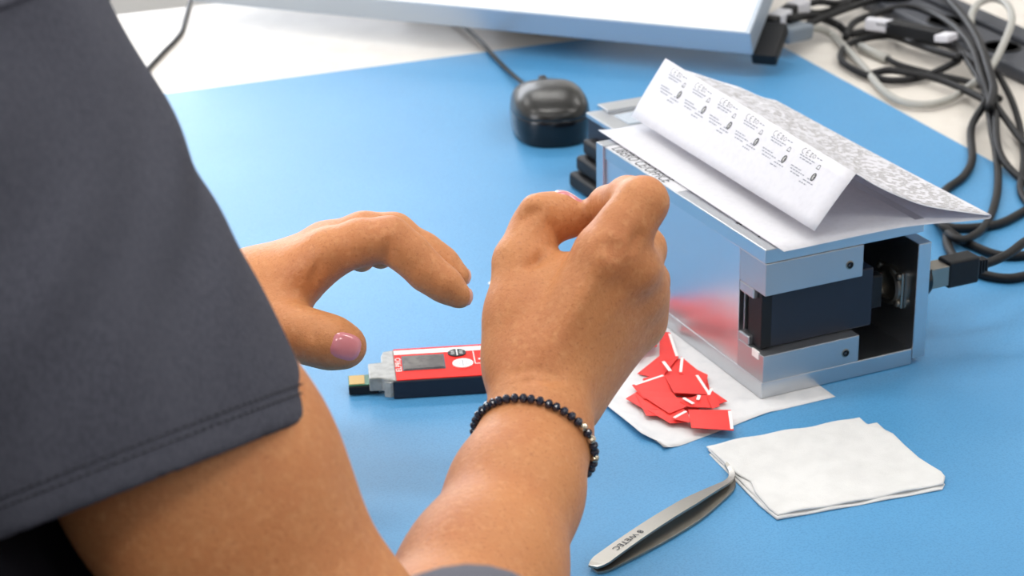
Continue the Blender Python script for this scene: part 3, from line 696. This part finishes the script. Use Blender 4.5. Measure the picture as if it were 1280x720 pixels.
# ------------------------------------------------------------------ person: signed distance field -> one surface
def seg_d(P, a, b, ra, rb, flat=None):
    """distance to a tapered capsule; flat = (axis, factor) squeezes the section along axis"""
    pa = P-a; ba = b-a; t = np.clip((pa@ba)/(ba@ba+1e-12), 0, 1); q = pa-t[..., None]*ba
    if flat is not None:
        n, k = flat; c = q@n; q = q+(c*(1/k-1))[..., None]*n
        d = np.linalg.norm(q, axis=-1)-(ra+(rb-ra)*t); return d*min(1, k)**.5
    return np.linalg.norm(q, axis=-1)-(ra+(rb-ra)*t)
def smin(a, b, k):
    h = np.clip(.5+.5*(b-a)/k, 0, 1); return b*(1-h)+a*h-k*h*(1-h)
class Field:
    def __init__(s, lo, hi, vox):
        s.lo = np.array(lo, float); s.vox = vox; s.n = np.ceil((np.array(hi)-s.lo)/vox).astype(int)+1
        s.f = np.full(s.n, .05, np.float32)
    def region(s, lo, hi):
        i0 = np.clip(np.floor((lo-s.lo)/s.vox).astype(int), 0, s.n); i1 = np.clip(np.ceil((hi-s.lo)/s.vox).astype(int)+1, 0, s.n)
        if (i1 <= i0).any(): return None, None
        g = np.stack(np.meshgrid(*[s.lo[k]+s.vox*np.arange(i0[k], i1[k]) for k in range(3)], indexing='ij'), -1)
        return tuple(slice(i0[k], i1[k]) for k in range(3)), g
    def add(s, a, b, ra, rb, k=.006, flat=None, sub=False):
        a, b = np.array(a, float), np.array(b, float); r = max(ra, rb)*(1/min(1, flat[1]) if flat else 1)+k+.012 if False else max(ra, rb)*(max(1, flat[1]) if flat else 1)+k+.012
        sl, g = s.region(np.minimum(a, b)-r, np.maximum(a, b)+r)
        if sl is None: return
        d = seg_d(g, a, b, ra, rb, flat)
        if sub: s.f[sl] = -smin(-s.f[sl], d, k)
        else: s.f[sl] = smin(s.f[sl], d, k)
    def chain(s, pts, k=.006):
        for (a, ra), (b, rb) in zip(pts[:-1], pts[1:]): s.add(a, b, ra, rb, k)
    def mesh(s):
        return nets(s.f, s.lo, s.vox)
def nets(f, lo, vox):
    n = np.array(f.shape); c = n-1; neg = f < 0
    cnt = np.zeros(c, np.int8)
    for dx in (0, 1):
        for dy in (0, 1):
            for dz in (0, 1): cnt += neg[dx:dx+c[0], dy:dy+c[1], dz:dz+c[2]]
    act = (cnt > 0) & (cnt < 8); idx = np.full(c, -1, np.int64); ii = np.argwhere(act); idx[act] = np.arange(len(ii))
    acc = np.zeros((len(ii), 3)); w = np.zeros(len(ii))
    cor = [(0, 0, 0), (1, 0, 0), (0, 1, 0), (1, 1, 0), (0, 0, 1), (1, 0, 1), (0, 1, 1), (1, 1, 1)]
    for a in range(8):
        for b in range(a+1, 8):
            A, B = np.array(cor[a]), np.array(cor[b])
            if abs(A-B).sum() != 1: continue
            fa = f[tuple((ii+A).T)]; fb = f[tuple((ii+B).T)]; x = (fa < 0) != (fb < 0)
            t = np.where(x, fa/np.where(np.abs(fa-fb) < 1e-12, 1, fa-fb), 0)
            acc += np.where(x[:, None], A+(B-A)*t[:, None], 0); w += x
    V = lo+vox*(ii+acc/np.maximum(w, 1)[:, None])
    F_ = []
    for ax in range(3):
        o1, o2 = [(1, 2), (2, 0), (0, 1)][ax]
        sl = [slice(1, n[k]-1) for k in range(3)]; sl[ax] = slice(0, n[ax]-1); s2 = list(sl); s2[ax] = slice(1, n[ax])
        a, b = neg[tuple(sl)], neg[tuple(s2)]; e = np.argwhere(a != b); off = np.array([1, 1, 1]); off[ax] = 0; e = e+off
        flip = neg[tuple(e.T)]
        d1 = np.zeros(3, int); d1[o1] = 1; d2 = np.zeros(3, int); d2[o2] = 1
        q = [idx[tuple((e-d1-d2).T)], idx[tuple((e-d2).T)], idx[tuple(e.T)], idx[tuple((e-d1).T)]]
        Q = np.stack(q, 1); Q[~flip] = Q[~flip][:, ::-1]; F_.append(Q[(Q >= 0).all(1)])
    return V, np.concatenate(F_)
def relax(V, F_, n=2, lam=.5):
    e = np.concatenate([F_[:, [0, 1]], F_[:, [1, 2]], F_[:, [2, 3]], F_[:, [3, 0]]]); e = np.concatenate([e, e[:, ::-1]])
    deg = np.bincount(e[:, 0], minlength=len(V))[:, None]
    for _ in range(n):
        m = np.zeros_like(V)
        for k in range(3): m[:, k] = np.bincount(e[:, 0], V[e[:, 1], k], len(V))
        V = V+(m/np.maximum(deg, 1)-V)*lam
    return V
def np_mesh(name, parts, m, parent=None):
    V = np.concatenate([p[0] for p in parts]); F_ = []; o = 0
    for v, f in parts: F_.append(f+o); o += len(v)
    F_ = np.concatenate(F_); me = bpy.data.meshes.new(name)
    me.vertices.add(len(V)); me.vertices.foreach_set('co', V.astype(np.float32).ravel())
    me.loops.add(F_.size); me.loops.foreach_set('vertex_index', F_.ravel().astype(np.int32))
    me.polygons.add(len(F_)); me.polygons.foreach_set('loop_start', np.arange(0, F_.size, 4, dtype=np.int32)); me.polygons.foreach_set('loop_total', np.full(len(F_), 4, np.int32))
    me.update(calc_edges=True); me.validate(); me.polygons.foreach_set('use_smooth', [True]*len(F_))
    me.materials.append(m); ob = bpy.data.objects.new(name, me); COL.objects.link(ob)
    if parent: ob.parent = parent
    return ob
def sample(fl, p):      # trilinear look-up of a field
    q = (np.asarray(p)-fl.lo)/fl.vox; i = np.clip(np.floor(q).astype(int), 0, fl.n-2); t = q-i; r = 0
    for dx in (0, 1):
        for dy in (0, 1):
            for dz in (0, 1): r += (t[0] if dx else 1-t[0])*(t[1] if dy else 1-t[1])*(t[2] if dz else 1-t[2])*fl.f[i[0]+dx, i[1]+dy, i[2]+dz]
    return r
def J(x, y, d, r): return (ud(x, y, d), r)
# ---- right arm and hand
SH = ud(-75, 45, .69); EL = ud(470, 985, .725)
right = [J(470, 985, .725, .037), J(545, 850, .765, .0375), J(603, 722, .80, .0305), J(646, 612, .835, .0252), J(671, 545, .855, .0212)]
allp = [SH, EL, ud(830, 220, .95), ud(600, 220, .85), ud(840, 560, .85), ud(720, 300, .97)]
lo = np.min(allp, 0)-.06; hi = np.max(allp, 0)+.06
RA = Field(lo, hi, .0017)
RA.add(SH, ud(250, 590, .70), .046, .0433, .02); RA.add(ud(250, 590, .70), ud(412, 860, .715), .0433, .0395, .02); RA.add(ud(412, 860, .715), EL, .0395, .036, .02)
RA.chain(right, .014)
wrd = right[-1][0]-right[-2][0]; wrd /= np.linalg.norm(wrd)
view = ud(680, 500, 1)-CAM
# carpus
RA.add(ud(671, 545, .855), ud(680, 490, .868), .0208, .0208, .012)
FIN = {}
mc = [((668, 478, .866, .0145), (757, 318, .868, .0128)), ((688, 486, .872, .0140), (788, 338, .879, .0128)), ((704, 494, .880, .0135), (797, 368, .894, .0120)), ((712, 500, .886, .0125), (796, 405, .908, .0112))]
for a, b in mc: RA.add(ud(*a[:3]), ud(*b[:3]), a[3], b[3], .013)
# palm fill
RA.add(ud(690, 455, .885), ud(775, 365, .900), .018, .016, .014); RA.add(ud(660, 440, .882), ud(705, 390, .890), .020, .015, .014)
# thumb
thumb = [J(652, 462, .872, .0145), J(649, 400, .880, .0132), J(652, 328, .892, .0118), J(668, 290, .899, .0104), J(680, 273, .903, .0103), J(702, 270, .905, .0092), J(717, 274, .905, .0072)]
RA.chain(thumb, .006)
RA.add(ud(652, 390, .885), ud(712, 345, .885), .0125, .0095, .012)        # web
# index finger: back of the proximal part faces the camera, tip folds back to the thumb
RA.chain([J(757, 318, .868, .0128), J(783, 282, .8665, .0112), J(803, 253, .869, .0110)], .006)
RA.chain([J(803, 253, .869, .0110), J(785, 248, .884, .0095), J(760, 257, .901, .0086), J(748, 268, .909, .0080), J(738, 282, .915, .0068)], .003)
# remaining fingers curled under
RA.chain([J(788, 338, .879, .0125), J(803, 312, .905, .0100), J(796, 306, .918, .0096), J(765, 325, .928, .0085), J(748, 345, .922, .0072)], .005)
RA.chain([J(797, 368, .894, .0115), J(808, 352, .922, .0098), J(800, 356, .935, .0092), J(768, 368, .938, .0080), J(752, 380, .930, .0070)], .005)
RA.chain([J(796, 405, .908, .0105), J(806, 396, .932, .0088), J(800, 400, .944, .0082), J(775, 408, .944, .0074), J(760, 412, .936, .0064)], .005)
# knuckle bumps, tendons and creases
for x, y, d, r in ((762, 316, .858, .008), (796, 336, .868, .0075), (803, 368, .886, .007), (804, 402, .901, .0065)): RA.add(ud(x, y, d), ud(x+1, y+1, d), r, r, .010)
RA.add(ud(690, 440, .8535), ud(752, 335, .8555), .0035, .0035, .007); RA.add(ud(702, 450, .858), ud(783, 338, .8655), .0038, .0038, .007); RA.add(ud(712, 462, .868), ud(797, 368, .881), .0038, .0035, .007)
RA.add(ud(668, 258, .894), ud(674, 262, .894), .0050, .0050, .006)
def on_skin(fl, x, y, d0=.80):
    d = ud(x, y, 1)-CAM; t = d0
    for _ in range(300):
        v = sample(fl, CAM+d*t)
        if v < .0001 or t > 1.12: break
        t += max(v*.7, .0002)
    return CAM+d*t
def crease(fl, pts, r=.0009, d0=.80, k=.0022):
    P = catmull([on_skin(fl, *p, d0) for p in pts], 3)
    for a, b in zip(P[:-1], P[1:]): fl.add(a, b, r, r, k, None, True)
for pts in ([(689, 282), (697, 290), (702, 300)], [(664, 328), (672, 324), (680, 316)], [(660, 334), (668, 331), (676, 324)], [(655, 275), (664, 266), (674, 262)],
            [(640, 468), (660, 462), (682, 464), (700, 474)], [(650, 478), (672, 473), (694, 478)], [(760, 300), (768, 306), (776, 314)], [(752, 306), (762, 314), (772, 324)], [(800, 290), (794, 300), (790, 312)]):
    crease(RA, pts, .0006 if pts[0][1] > 400 else .0008)
rv, rf = RA.mesh(); rv = relax(rv, rf, 2)
# ---- left hand and forearm
LS_ = np.array([-.545, .535, .285]); LEl = ud(-60, 560, .86); LWr = ud(292, 385, 1.035)
lo = np.min([LEl, LWr, ud(600, 260, 1.1), ud(600, 460, .96), ud(300, 460, 1.1), ud(300, 280, 1.1)], 0)-.05; hi = np.max([LEl, LWr, ud(600, 260, 1.1), ud(600, 460, .96), ud(300, 260, .95)], 0)+.05
LA = Field(lo, hi, .0017)
LA.add(LEl, ud(120, 470, .95), .038, .034, .014); LA.add(ud(120, 470, .95), ud(262, 398, 1.02), .034, .0235, .014); LA.add(ud(262, 398, 1.02), ud(315, 368, 1.04), .0235, .0225, .012)
for a, b in (((318, 362, 1.035, .0140), (412, 316, 1.005, .0120)), ((316, 358, 1.045, .0140), (408, 308, 1.025, .0120)), ((318, 362, 1.055, .0130), (402, 312, 1.045, .0112)), ((322, 370, 1.06, .0120), (396, 324, 1.06, .0105))):
    LA.add(ud(*a[:3]), ud(*b[:3]), a[3], b[3], .012)
LA.add(ud(322, 385, 1.035), ud(372, 350, 1.03), .018, .013, .012)
LA.chain([J(412, 316, 1.005, .0118), J(450, 303, 1.0, .0110), J(487, 299, 1.0, .0106), J(512, 318, 1.0, .0098), J(534, 340, 1.0, .0092), J(556, 356, 1.0, .0082), J(574, 370, 1.0, .0064)], .005)
LA.chain([J(408, 308, 1.025, .0118), J(455, 293, 1.02, .0108), J(492, 293, 1.02, .0102), J(530, 316, 1.02, .0092), J(552, 330, 1.02, .0082), J(572, 345, 1.018, .0064)], .005)
LA.chain([J(402, 312, 1.045, .0110), J(448, 302, 1.045, .0100), J(472, 306, 1.04, .0090), J(476, 318, 1.035, .0075)], .005)
LA.chain([J(396, 324, 1.06, .0102), J(436, 308, 1.065, .0088), J(452, 314, 1.06, .0078), J(452, 324, 1.055, .0068)], .005)
LA.chain([J(318, 398, 1.03, .0170), J(345, 408, 1.01, .0145), J(372, 417, .995, .0118), J(398, 424, .988, .0110), J(420, 430, .985, .0104), J(434, 434, .985, .0088)], .009)
LA.add(ud(345, 385, 1.02), ud(385, 345, 1.01), .010, .009, .012)
for pts in ([(486, 326), (484, 312), (486, 300)], [(522, 351), (525, 342), (530, 334)], [(392, 400), (388, 412), (390, 424)], [(398, 330), (394, 344), (388, 352)]): crease(LA, pts, .0008, .93)
lv, lf_ = LA.mesh(); lv = relax(lv, lf_, 2)
# ---- torso, upper left arm, neck, head and legs (outside the frame)
facing = -mv; Z = np.array([0, 0, 1.])
PEL = np.array([-.40, .30, -.235]); CH = np.array([-.338, .545, .12]); NK = np.array([-.362, .60, .27]); HD = np.array([-.385, .69, .475])
def torso(F_, o=0., legs=True, k=.04):
    F_.add(PEL, CH, .165+o, .178+o, k, (facing, .60)); F_.add(CH, NK, .178+o, .11+o, k, (facing, .62))
def legs(F_, o=0.):
    for s in (1, -1):
        a = PEL+mu*.085*s+Z*.0; kn = a+facing*.40-Z*.045; an = kn-facing*.02-Z*.40
        F_.add(a, kn, .080+o, .058+o, .03); F_.add(kn, an, .056+o, .037+o, .02)
        if o == 0: F_.add(an-Z*.035, an+facing*.13-Z*.048, .034, .026, .02)
TO = Field(np.array([-.86, .02, -.76]), np.array([.02, 1.06, .68]), .0058)
torso(TO); legs(TO)
TO.add(SH+np.array([-.045, 0, -.025]), LS_, .036, .046, .05); TO.add(SH+np.array([-.01, 0, -.012]), ud(190, 500, .70), .038, .034, .02)
TO.add(LS_, LEl, .050, .040, .02); TO.add(LEl, ud(60, 500, .92), .038, .034, .014)
TO.add(NK, HD-np.array([0, .01, .06]), .056, .050, .03)
TO.add(HD+np.array([0, -.015, .02]), HD+np.array([-.01, .03, -.005]), .083, .075, .03); TO.add(HD+facing*.045-Z*.06, HD+facing*.06-Z*.085, .045, .030, .03)
TO.add(HD+facing*.095+Z*.005, HD+facing*.112-Z*.028, .009, .013, .012)
for s in (-1, 1):
    c = HD-mu*s*.035+facing*.090+Z*.012; TO.add(c, c+mu*.004, .011, .011, .006, None, True)
    c = HD-mu*s*.083-Z*.01; TO.add(c, c+Z*.03, .012, .014, .008)
TO.add(HD+facing*.090-mu*.018-Z*.055, HD+facing*.090+mu*.018-Z*.055, .006, .006, .006)
tv, tf = TO.mesh(); tv = relax(tv, tf, 2)
person = np_mesh('person', [(rv, rf), (lv, lf_), (tv, tf)], MT['skin'])
tag(person, 'person in a grey short sleeved shirt working with both hands over the mat', 'person')
HF = Field(HD-.17, HD+.17, .006)
HF.add(HD+np.array([0, -.02, .03]), HD+np.array([-.01, .02, .01]), .096, .086, .02); HF.add(HD-facing*.06+Z*.0, HD-facing*.085-Z*.09, .06, .035, .03)
HF.add(HD+facing*.09-Z*.05, HD+facing*.10-Z*.01, .085, .06, .02, None, True)
np_mesh('hair', [HF.mesh()], MT['hair'], person)
for s in (-1, 1):
    c = HD-mu*s*.035+facing*.079+Z*.012
    bm = bmesh.new(); bmesh.ops.create_uvsphere(bm, u_segments=16, v_segments=10, radius=.0115); bmesh.ops.translate(bm, verts=bm.verts, vec=tuple(c)); ey = bm_obj('eye', bm, MT['white'], person, True)
    bm = bmesh.new(); bmesh.ops.create_uvsphere(bm, u_segments=14, v_segments=8, radius=.006); bmesh.ops.translate(bm, verts=bm.verts, vec=tuple(c+facing*.0066-Z*.002)); bm_obj('iris', bm, MT['hair'], ey, True)
    bw = [HD-mu*s*(.018+.012*k)+facing*(.083-.004*k*k*.5)+Z*(.030+.003*math.sin(k*1.2)) for k in range(4)]; tube('eyebrow', catmull(bw, 3), .0022, MT['hair'], person, 8)
TR = Field(np.array([-.86, .02, -.76]), np.array([.02, 1.06, .05]), .008)
TR.add(PEL-Z*.02, PEL+(CH-PEL)*.35, .172, .172, .03, (facing, .62)); legs(TR, .008)
np_mesh('trousers', [TR.mesh()], MT['apron'], person)
for s in (1, -1):
    kn = PEL+mu*.085*s+facing*.40-Z*.045; an = kn-facing*.02-Z*.40
    q = an+facing*.03; o_ = Field(q+np.array([-.16, -.16, -.10]), q+np.array([.16, .2, .06]), .006); o_.add(an-facing*.03-Z*.042, an+facing*.15-Z*.046, .042, .032, .02)
    o_.add(np.array([-2, 0, an[2]-.57]), np.array([2, 0, an[2]-.57]), .5, .5, .004, None, True) if False else None
    np_mesh('shoe', [o_.mesh()], MT['dark_plastic'], person)
# ---- apron over the lower torso
AP = Field(np.array([-.62, .12, -.30]), np.array([-.06, .80, .30]), .005)
torso(AP, .007); AP.add(ud(30, 690, .775), ud(75, 830, .775), .050, .055, .03)
g = AP.lo[2]+AP.vox*np.arange(AP.n[2]); AP.f = np.maximum(AP.f, (g-.20)[None, None, :]); AP.f = np.maximum(AP.f, (-.26-g)[None, None, :])
ap = np_mesh('apron', [AP.mesh()], MT['apron'], person); ap['label'] = 'black apron'
# ---- shirt: torso piece and two sleeves cut open at the hem
SR = Field(np.array([-.70, .25, .0]), np.array([-.06, .85, .46]), .004)
torso(SR, .006); SR.add(SH+np.array([-.045, 0, -.012]), LS_+np.array([.03, 0, -.01]), .058, .066, .05); SR.add(CH+Z*.02, CH+Z*.06, .178, .172, .03, (facing, .62))
SR.add(NK+Z*.0, NK+Z*.09+facing*.02, .062, .060, .02)
g = SR.lo[2]+SR.vox*np.arange(SR.n[2]); SR.f = np.maximum(SR.f, (.195-g)[None, None, :]); SR.f = np.maximum(SR.f, (g-.345)[None, None, :])
s_v, s_f = SR.mesh(); s_v = relax(s_v, s_f, 2)
shirt = np_mesh('shirt', [(s_v, s_f)], MT['shirt'], person); shirt['label'] = 'dark grey cotton shirt'
def sleeve_field(A, B, ra, rb, hemP, hemN, flat=None, ax_ext=.03, wr=1., vox=.0021, seed=3, bulge=0.):
    A, B = np.array(A), np.array(B); ax = (B-A)/np.linalg.norm(B-A); B2 = B+ax*ax_ext
    m = max(ra, rb)*1.25+.02
    F_ = Field(np.minimum(A, B2)-m, np.maximum(A, B2)+m, vox)
    def dist(P):
        d = seg_d(P, A, B2, ra, rb, flat)
        pd = (P-hemP)@hemN
        e1 = np.cross(ax, Z); e1 /= np.linalg.norm(e1); e2 = np.cross(ax, e1)
        t = (P-A)@ax; w = (P-A)@e1; v_ = (P-A)@e2
        fold = .0012*np.sin(52*t+34*w+9*np.sin(21*t+1)+seed)*np.clip((pd+.30)/.06, 0, 1)*np.clip((-pd)/.09, .18, 1)
        fold = fold+.0012*np.sin(115*w-60*t+60*v_+4*np.sin(33*t))*np.clip((-pd)/.06, .12, 1)
        fold = fold+.0014*np.sin(70*v_+38*t+2)*np.clip((-pd)/.05, .15, 1)
        tt_ = np.clip(t/np.linalg.norm(B-A), 0, 1); d = d-.0030*bulge*4*tt_*(1-tt_)+fold*wr
        return d+.0005*np.exp(-((pd+.0105)/.0016)**2), pd
    sl, g = F_.region(F_.lo, F_.lo+F_.vox*(F_.n-1)); d, pd = dist(g)
    cav = np.maximum(d+.0042, -(pd+.055)); F_.f = np.maximum(np.maximum(d, pd), -cav).astype(np.float32)
    return F_, dist, A, B, ax
hemA = ud(392, 523, .695); hemB = ud(0, 676, .690); SA = ud(-150, 15, .675); SB = ud(184, 612, .700)
hd = hemB-hemA; hd /= np.linalg.norm(hd); ax0 = (SB-SA)/np.linalg.norm(SB-SA); vr = (hemA+hemB)/2-CAM; hn = np.cross(hd, vr); hn /= np.linalg.norm(hn); hn = hn if hn@ax0 > 0 else -hn
SLF, sdist, SA, SB, sax = sleeve_field(SA, SB, .0630, .0632, (hemA+hemB)/2, hn, wr=.6, bulge=1.)
v_, f_ = SLF.mesh(); v_ = relax(v_, f_, 1)
slv = np_mesh('sleeve', [(v_, f_)], MT['shirt'], shirt)
def surf(dist, org, dr, lo_=0., hi_=.12):
    a, b = lo_, hi_
    for _ in range(26):
        c = (a+b)/2
        if dist((org+dr*c)[None])[0][0] < 0: a = c
        else: b = c
    return org+dr*a
e1 = hd; e2 = np.cross(hn, e1); c0 = SB-hn*((SB-(hemA+hemB)/2)@hn)
SV, SF = [], []
for row, off in enumerate((-.0092, -.0120)):
    prev = None; N_ = 150
    for k in range(N_):
        pts = []
        for kk_ in (k, k+.62):
            an = 2*math.pi*kk_/N_; p = surf(sdist, c0+hn*off, math.cos(an)*e1+math.sin(an)*e2); pts.append(p+(math.cos(an)*e1+math.sin(an)*e2)*.0002)
        V, Fc = tube_geo([pts[0], (pts[0]+pts[1])/2+(pts[0]-c0)/np.linalg.norm(pts[0]-c0)*.0002, pts[1]], .00034, 5); n = len(SV); SV += V; SF += [tuple(i+n for i in f) for f in Fc]
obj('hem_stitching', SV, SF, MT['stitch'], shirt, True)['kind'] = 'stuff'
# shoulder seam: a soft ridge where the sleeve is set into the shirt
seam = []
for k in range(40):
    an = 2*math.pi*k/40; q = SA+sax*.03+sax*.022*math.sin(an+.6); seam.append(surf(sdist, q, math.cos(an)*e1+math.sin(an)*np.cross(sax, e1))-.0012*(math.cos(an)*e1+math.sin(an)*np.cross(sax, e1)))
tube('shoulder_seam', catmull(seam, 3, True), .0022, MT['shirt'], shirt, 8, True)
LD = (LEl-LS_)/np.linalg.norm(LEl-LS_)
F2, d2, *_q = sleeve_field(LS_-LD*.02, LS_+LD*.17, .070, .062, LS_+LD*.17, LD, None, .03, 1., .004)
np_mesh('sleeve', [F2.mesh()], MT['shirt'], shirt)
# ---- nails
def nail(fl, start, aim, ldir, hl, hw, name='nail', lift=.0005, m=None):
    d = np.array(aim)-np.array(start); d /= np.linalg.norm(d); p = np.array(start, float)
    for _ in range(400):
        v = sample(fl, p)
        if v < .0002: break
        p = p+d*max(v*.6, .0002)
    def grad(q, e=.002): return np.array([sample(fl, q+e*np.eye(3)[i])-sample(fl, q-e*np.eye(3)[i]) for i in range(3)])
    n = grad(p, .004); n /= np.linalg.norm(n); l = ldir-n*(ldir@n); l /= np.linalg.norm(l); w = np.cross(n, l)
    V = []; Fc = []; R_, S_ = 6, 24
    for i in range(R_+1):
        r = i/R_
        for k in range(S_):
            a = 2*math.pi*k/S_; cx = math.copysign(abs(math.cos(a))**.7, math.cos(a)); cy = math.copysign(abs(math.sin(a))**.7, math.sin(a))
            q = p+l*hl*r*cx+w*hw*r*cy+n*.002
            for _ in range(30):
                s_ = sample(fl, q)
                if s_ < .0001: break
                q = q-n*max(s_*.6, .0001)
                if np.linalg.norm(q-p) > .02: break
            V.append(q+n*(lift if r < .95 else -.0003))
    for i in range(R_):
        for k in range(S_): Fc.append((i*S_+k, i*S_+(k+1) % S_, (i+1)*S_+(k+1) % S_, (i+1)*S_+k))
    return obj(name, V, Fc, m or MT['nail'], person, True)
nail(LA, ud(434, 432, .94), ud(434, 434, .985), ud(434, 434, .985)-ud(398, 424, .988), .0078, .0066)
nail(RA, ud(713, 236, .904), ud(711, 270, .905), ud(717, 272, .905)-ud(690, 270, .904), .0068, .0042)
nail(LA, ud(606, 372, 1.0), ud(574, 371, 1.0), ud(574, 370, 1.0)-ud(540, 345, 1.0), .0045, .0030, m=MT['nail_pale'])
nail(LA, ud(604, 345, 1.02), ud(572, 346, 1.02), ud(572, 345, 1.018)-ud(540, 322, 1.02), .0045, .0030, m=MT['nail_pale'])
# ---- beaded bracelet
bc = ud(668, 556, .853); bn = wrd/np.linalg.norm(wrd); bx = np.cross(bn, view); bx /= np.linalg.norm(bx); byv = np.cross(bn, bx)
def ring_pt(an):
    dr = math.cos(an)*bx+math.sin(an)*byv; a, b = .012, .05
    for _ in range(24):
        c = (a+b)/2
        if sample(RA, bc+dr*c) < 0: a = c
        else: b = c
    return bc+dr*(a+.0016), dr
fine = [ring_pt(2*math.pi*k/360)[0] for k in range(360)]; cum = np.concatenate([[0], np.cumsum([np.linalg.norm(fine[(k+1) % 360]-fine[k]) for k in range(360)])])
NB = int(cum[-1]/.0036)
br = empty('bead_bracelet', bc); tag(br, 'dark beaded bracelet with a few silver beads worn on the right wrist', 'bracelet')
tube('cord', [f-bc for f in fine[::4]], .0005, MT['cable'], br, 6, True)
bm = bmesh.new(); bmesh.ops.create_icosphere(bm, subdivisions=2, radius=.00205)
for v in bm.verts: v.co.z *= .86
bme = bpy.data.meshes.new('bead'); bm.to_mesh(bme); bm.free(); bme.materials.append(MT['bead'])
bme2 = bme.copy(); bme2.materials.clear(); bme2.materials.append(MT['bead_silver']); 
SILV = set()
for k in range(NB):
    s = (k+.5)/NB*cum[-1]; i = int(np.searchsorted(cum, s))-1; i = max(0, min(359, i))
    p = fine[i]; q = fine[(i+1) % 360]; tdir = Vector(q-p)
    px = 640+FPX*((p-CAM)@CR)/((p-CAM)@CF); front = (p-bc)@view < .004
    py = 360-FPX*((p-CAM)@CU)/((p-CAM)@CF); silver = front and px > 690 and (530 < py < 538 or 547 < py < 556 or 572 < py < 579)
    o = bpy.data.objects.new('bead', bme2 if silver else bme); COL.objects.link(o); o.parent = br; o.location = tuple(p-bc); o.rotation_euler = tdir.to_track_quat('Z', 'Y').to_euler()
    if silver: o['label'] = 'silver bead'

# ------------------------------------------------------------------ chairs
def chair(name, at_, yaw, fabric, frame, back, label):
    """back = list of (x, z) outline of the backrest pad, local; seat in front of it along +y"""
    c = empty(name, at_, yaw); tag(c, label, 'chair')
    bm = bmesh.new(); vv = [bm.verts.new((x, -.02, z)) for x, z in back]; f = bm.faces.new(vv); r = bmesh.ops.extrude_face_region(bm, geom=[f])
    for e in r['geom']:
        if isinstance(e, bmesh.types.BMVert): e.co.y = .02
    bmesh.ops.recalc_face_normals(bm, faces=bm.faces); bmesh.ops.bevel(bm, geom=[e for e in bm.edges if abs(e.verts[0].co.y-e.verts[1].co.y) < 1e-5], offset=.015, segments=4, affect='EDGES', profile=.5)
    bm_obj('backrest', bm, fabric, c, True)
    zb = min(z for x, z in back)
    tube('back_support', catmull([(0, -.028, zb+.12), (0, -.05, zb), (0, -.04, .40), (0, .05, .385), (0, .2, .385)], 5), .014, frame, c)
    box('seat', -.21, .21, .03, .44, .40, .455, fabric, c, .02, 4)
    tube('gas_post', [(0, .235, .08), (0, .235, .40)], .025, frame, c, 14)
    for k in range(5):
        a = 2*math.pi*k/5; d = np.array([math.cos(a), math.sin(a), 0]); h = np.array([0, .235, .09])
        tube('leg', [h, h+d*.15-Z*.015, h+d*.27-Z*.035], [.022, .018, .014], frame, c)
        w_ = lathe('castor', [(.018, -.012), (.025, -.01), (.025, .01), (.018, .012)], MT['dark_plastic'], c, 16, Matrix.Rotation(a, 4, 'Z') @ Matrix.Rotation(math.pi/2, 4, 'X')); w_.location = tuple(h+d*.27-Z*.065)
    return c
top = ud(567, 727, .585)
hz = top[2]+.75
bk = [(.040*math.cos(a)*(1), hz-.040+.040*math.sin(a)) for a in np.linspace(0, math.pi, 17)] + [(-.048, hz-.25), (-.035, hz-.30), (.035, hz-.30), (.048, hz-.25)]
chair('work_chair', (top[0], top[1], -.75), MYAW, MT['chair_fabric'], MT['metal_leg'], bk, 'grey padded chair back just showing at the bottom edge below the forearm')
pc = PEL-facing*.20
bk2 = [(-.20, .56), (.20, .56), (.22, .75), (.20, .92), (.12, .97), (-.12, .97), (-.20, .92), (-.22, .75)]
chair('office_chair', (pc[0], pc[1], -.75), MYAW, MT['apron'], MT['metal_leg'], bk2, 'black office chair under the seated person')
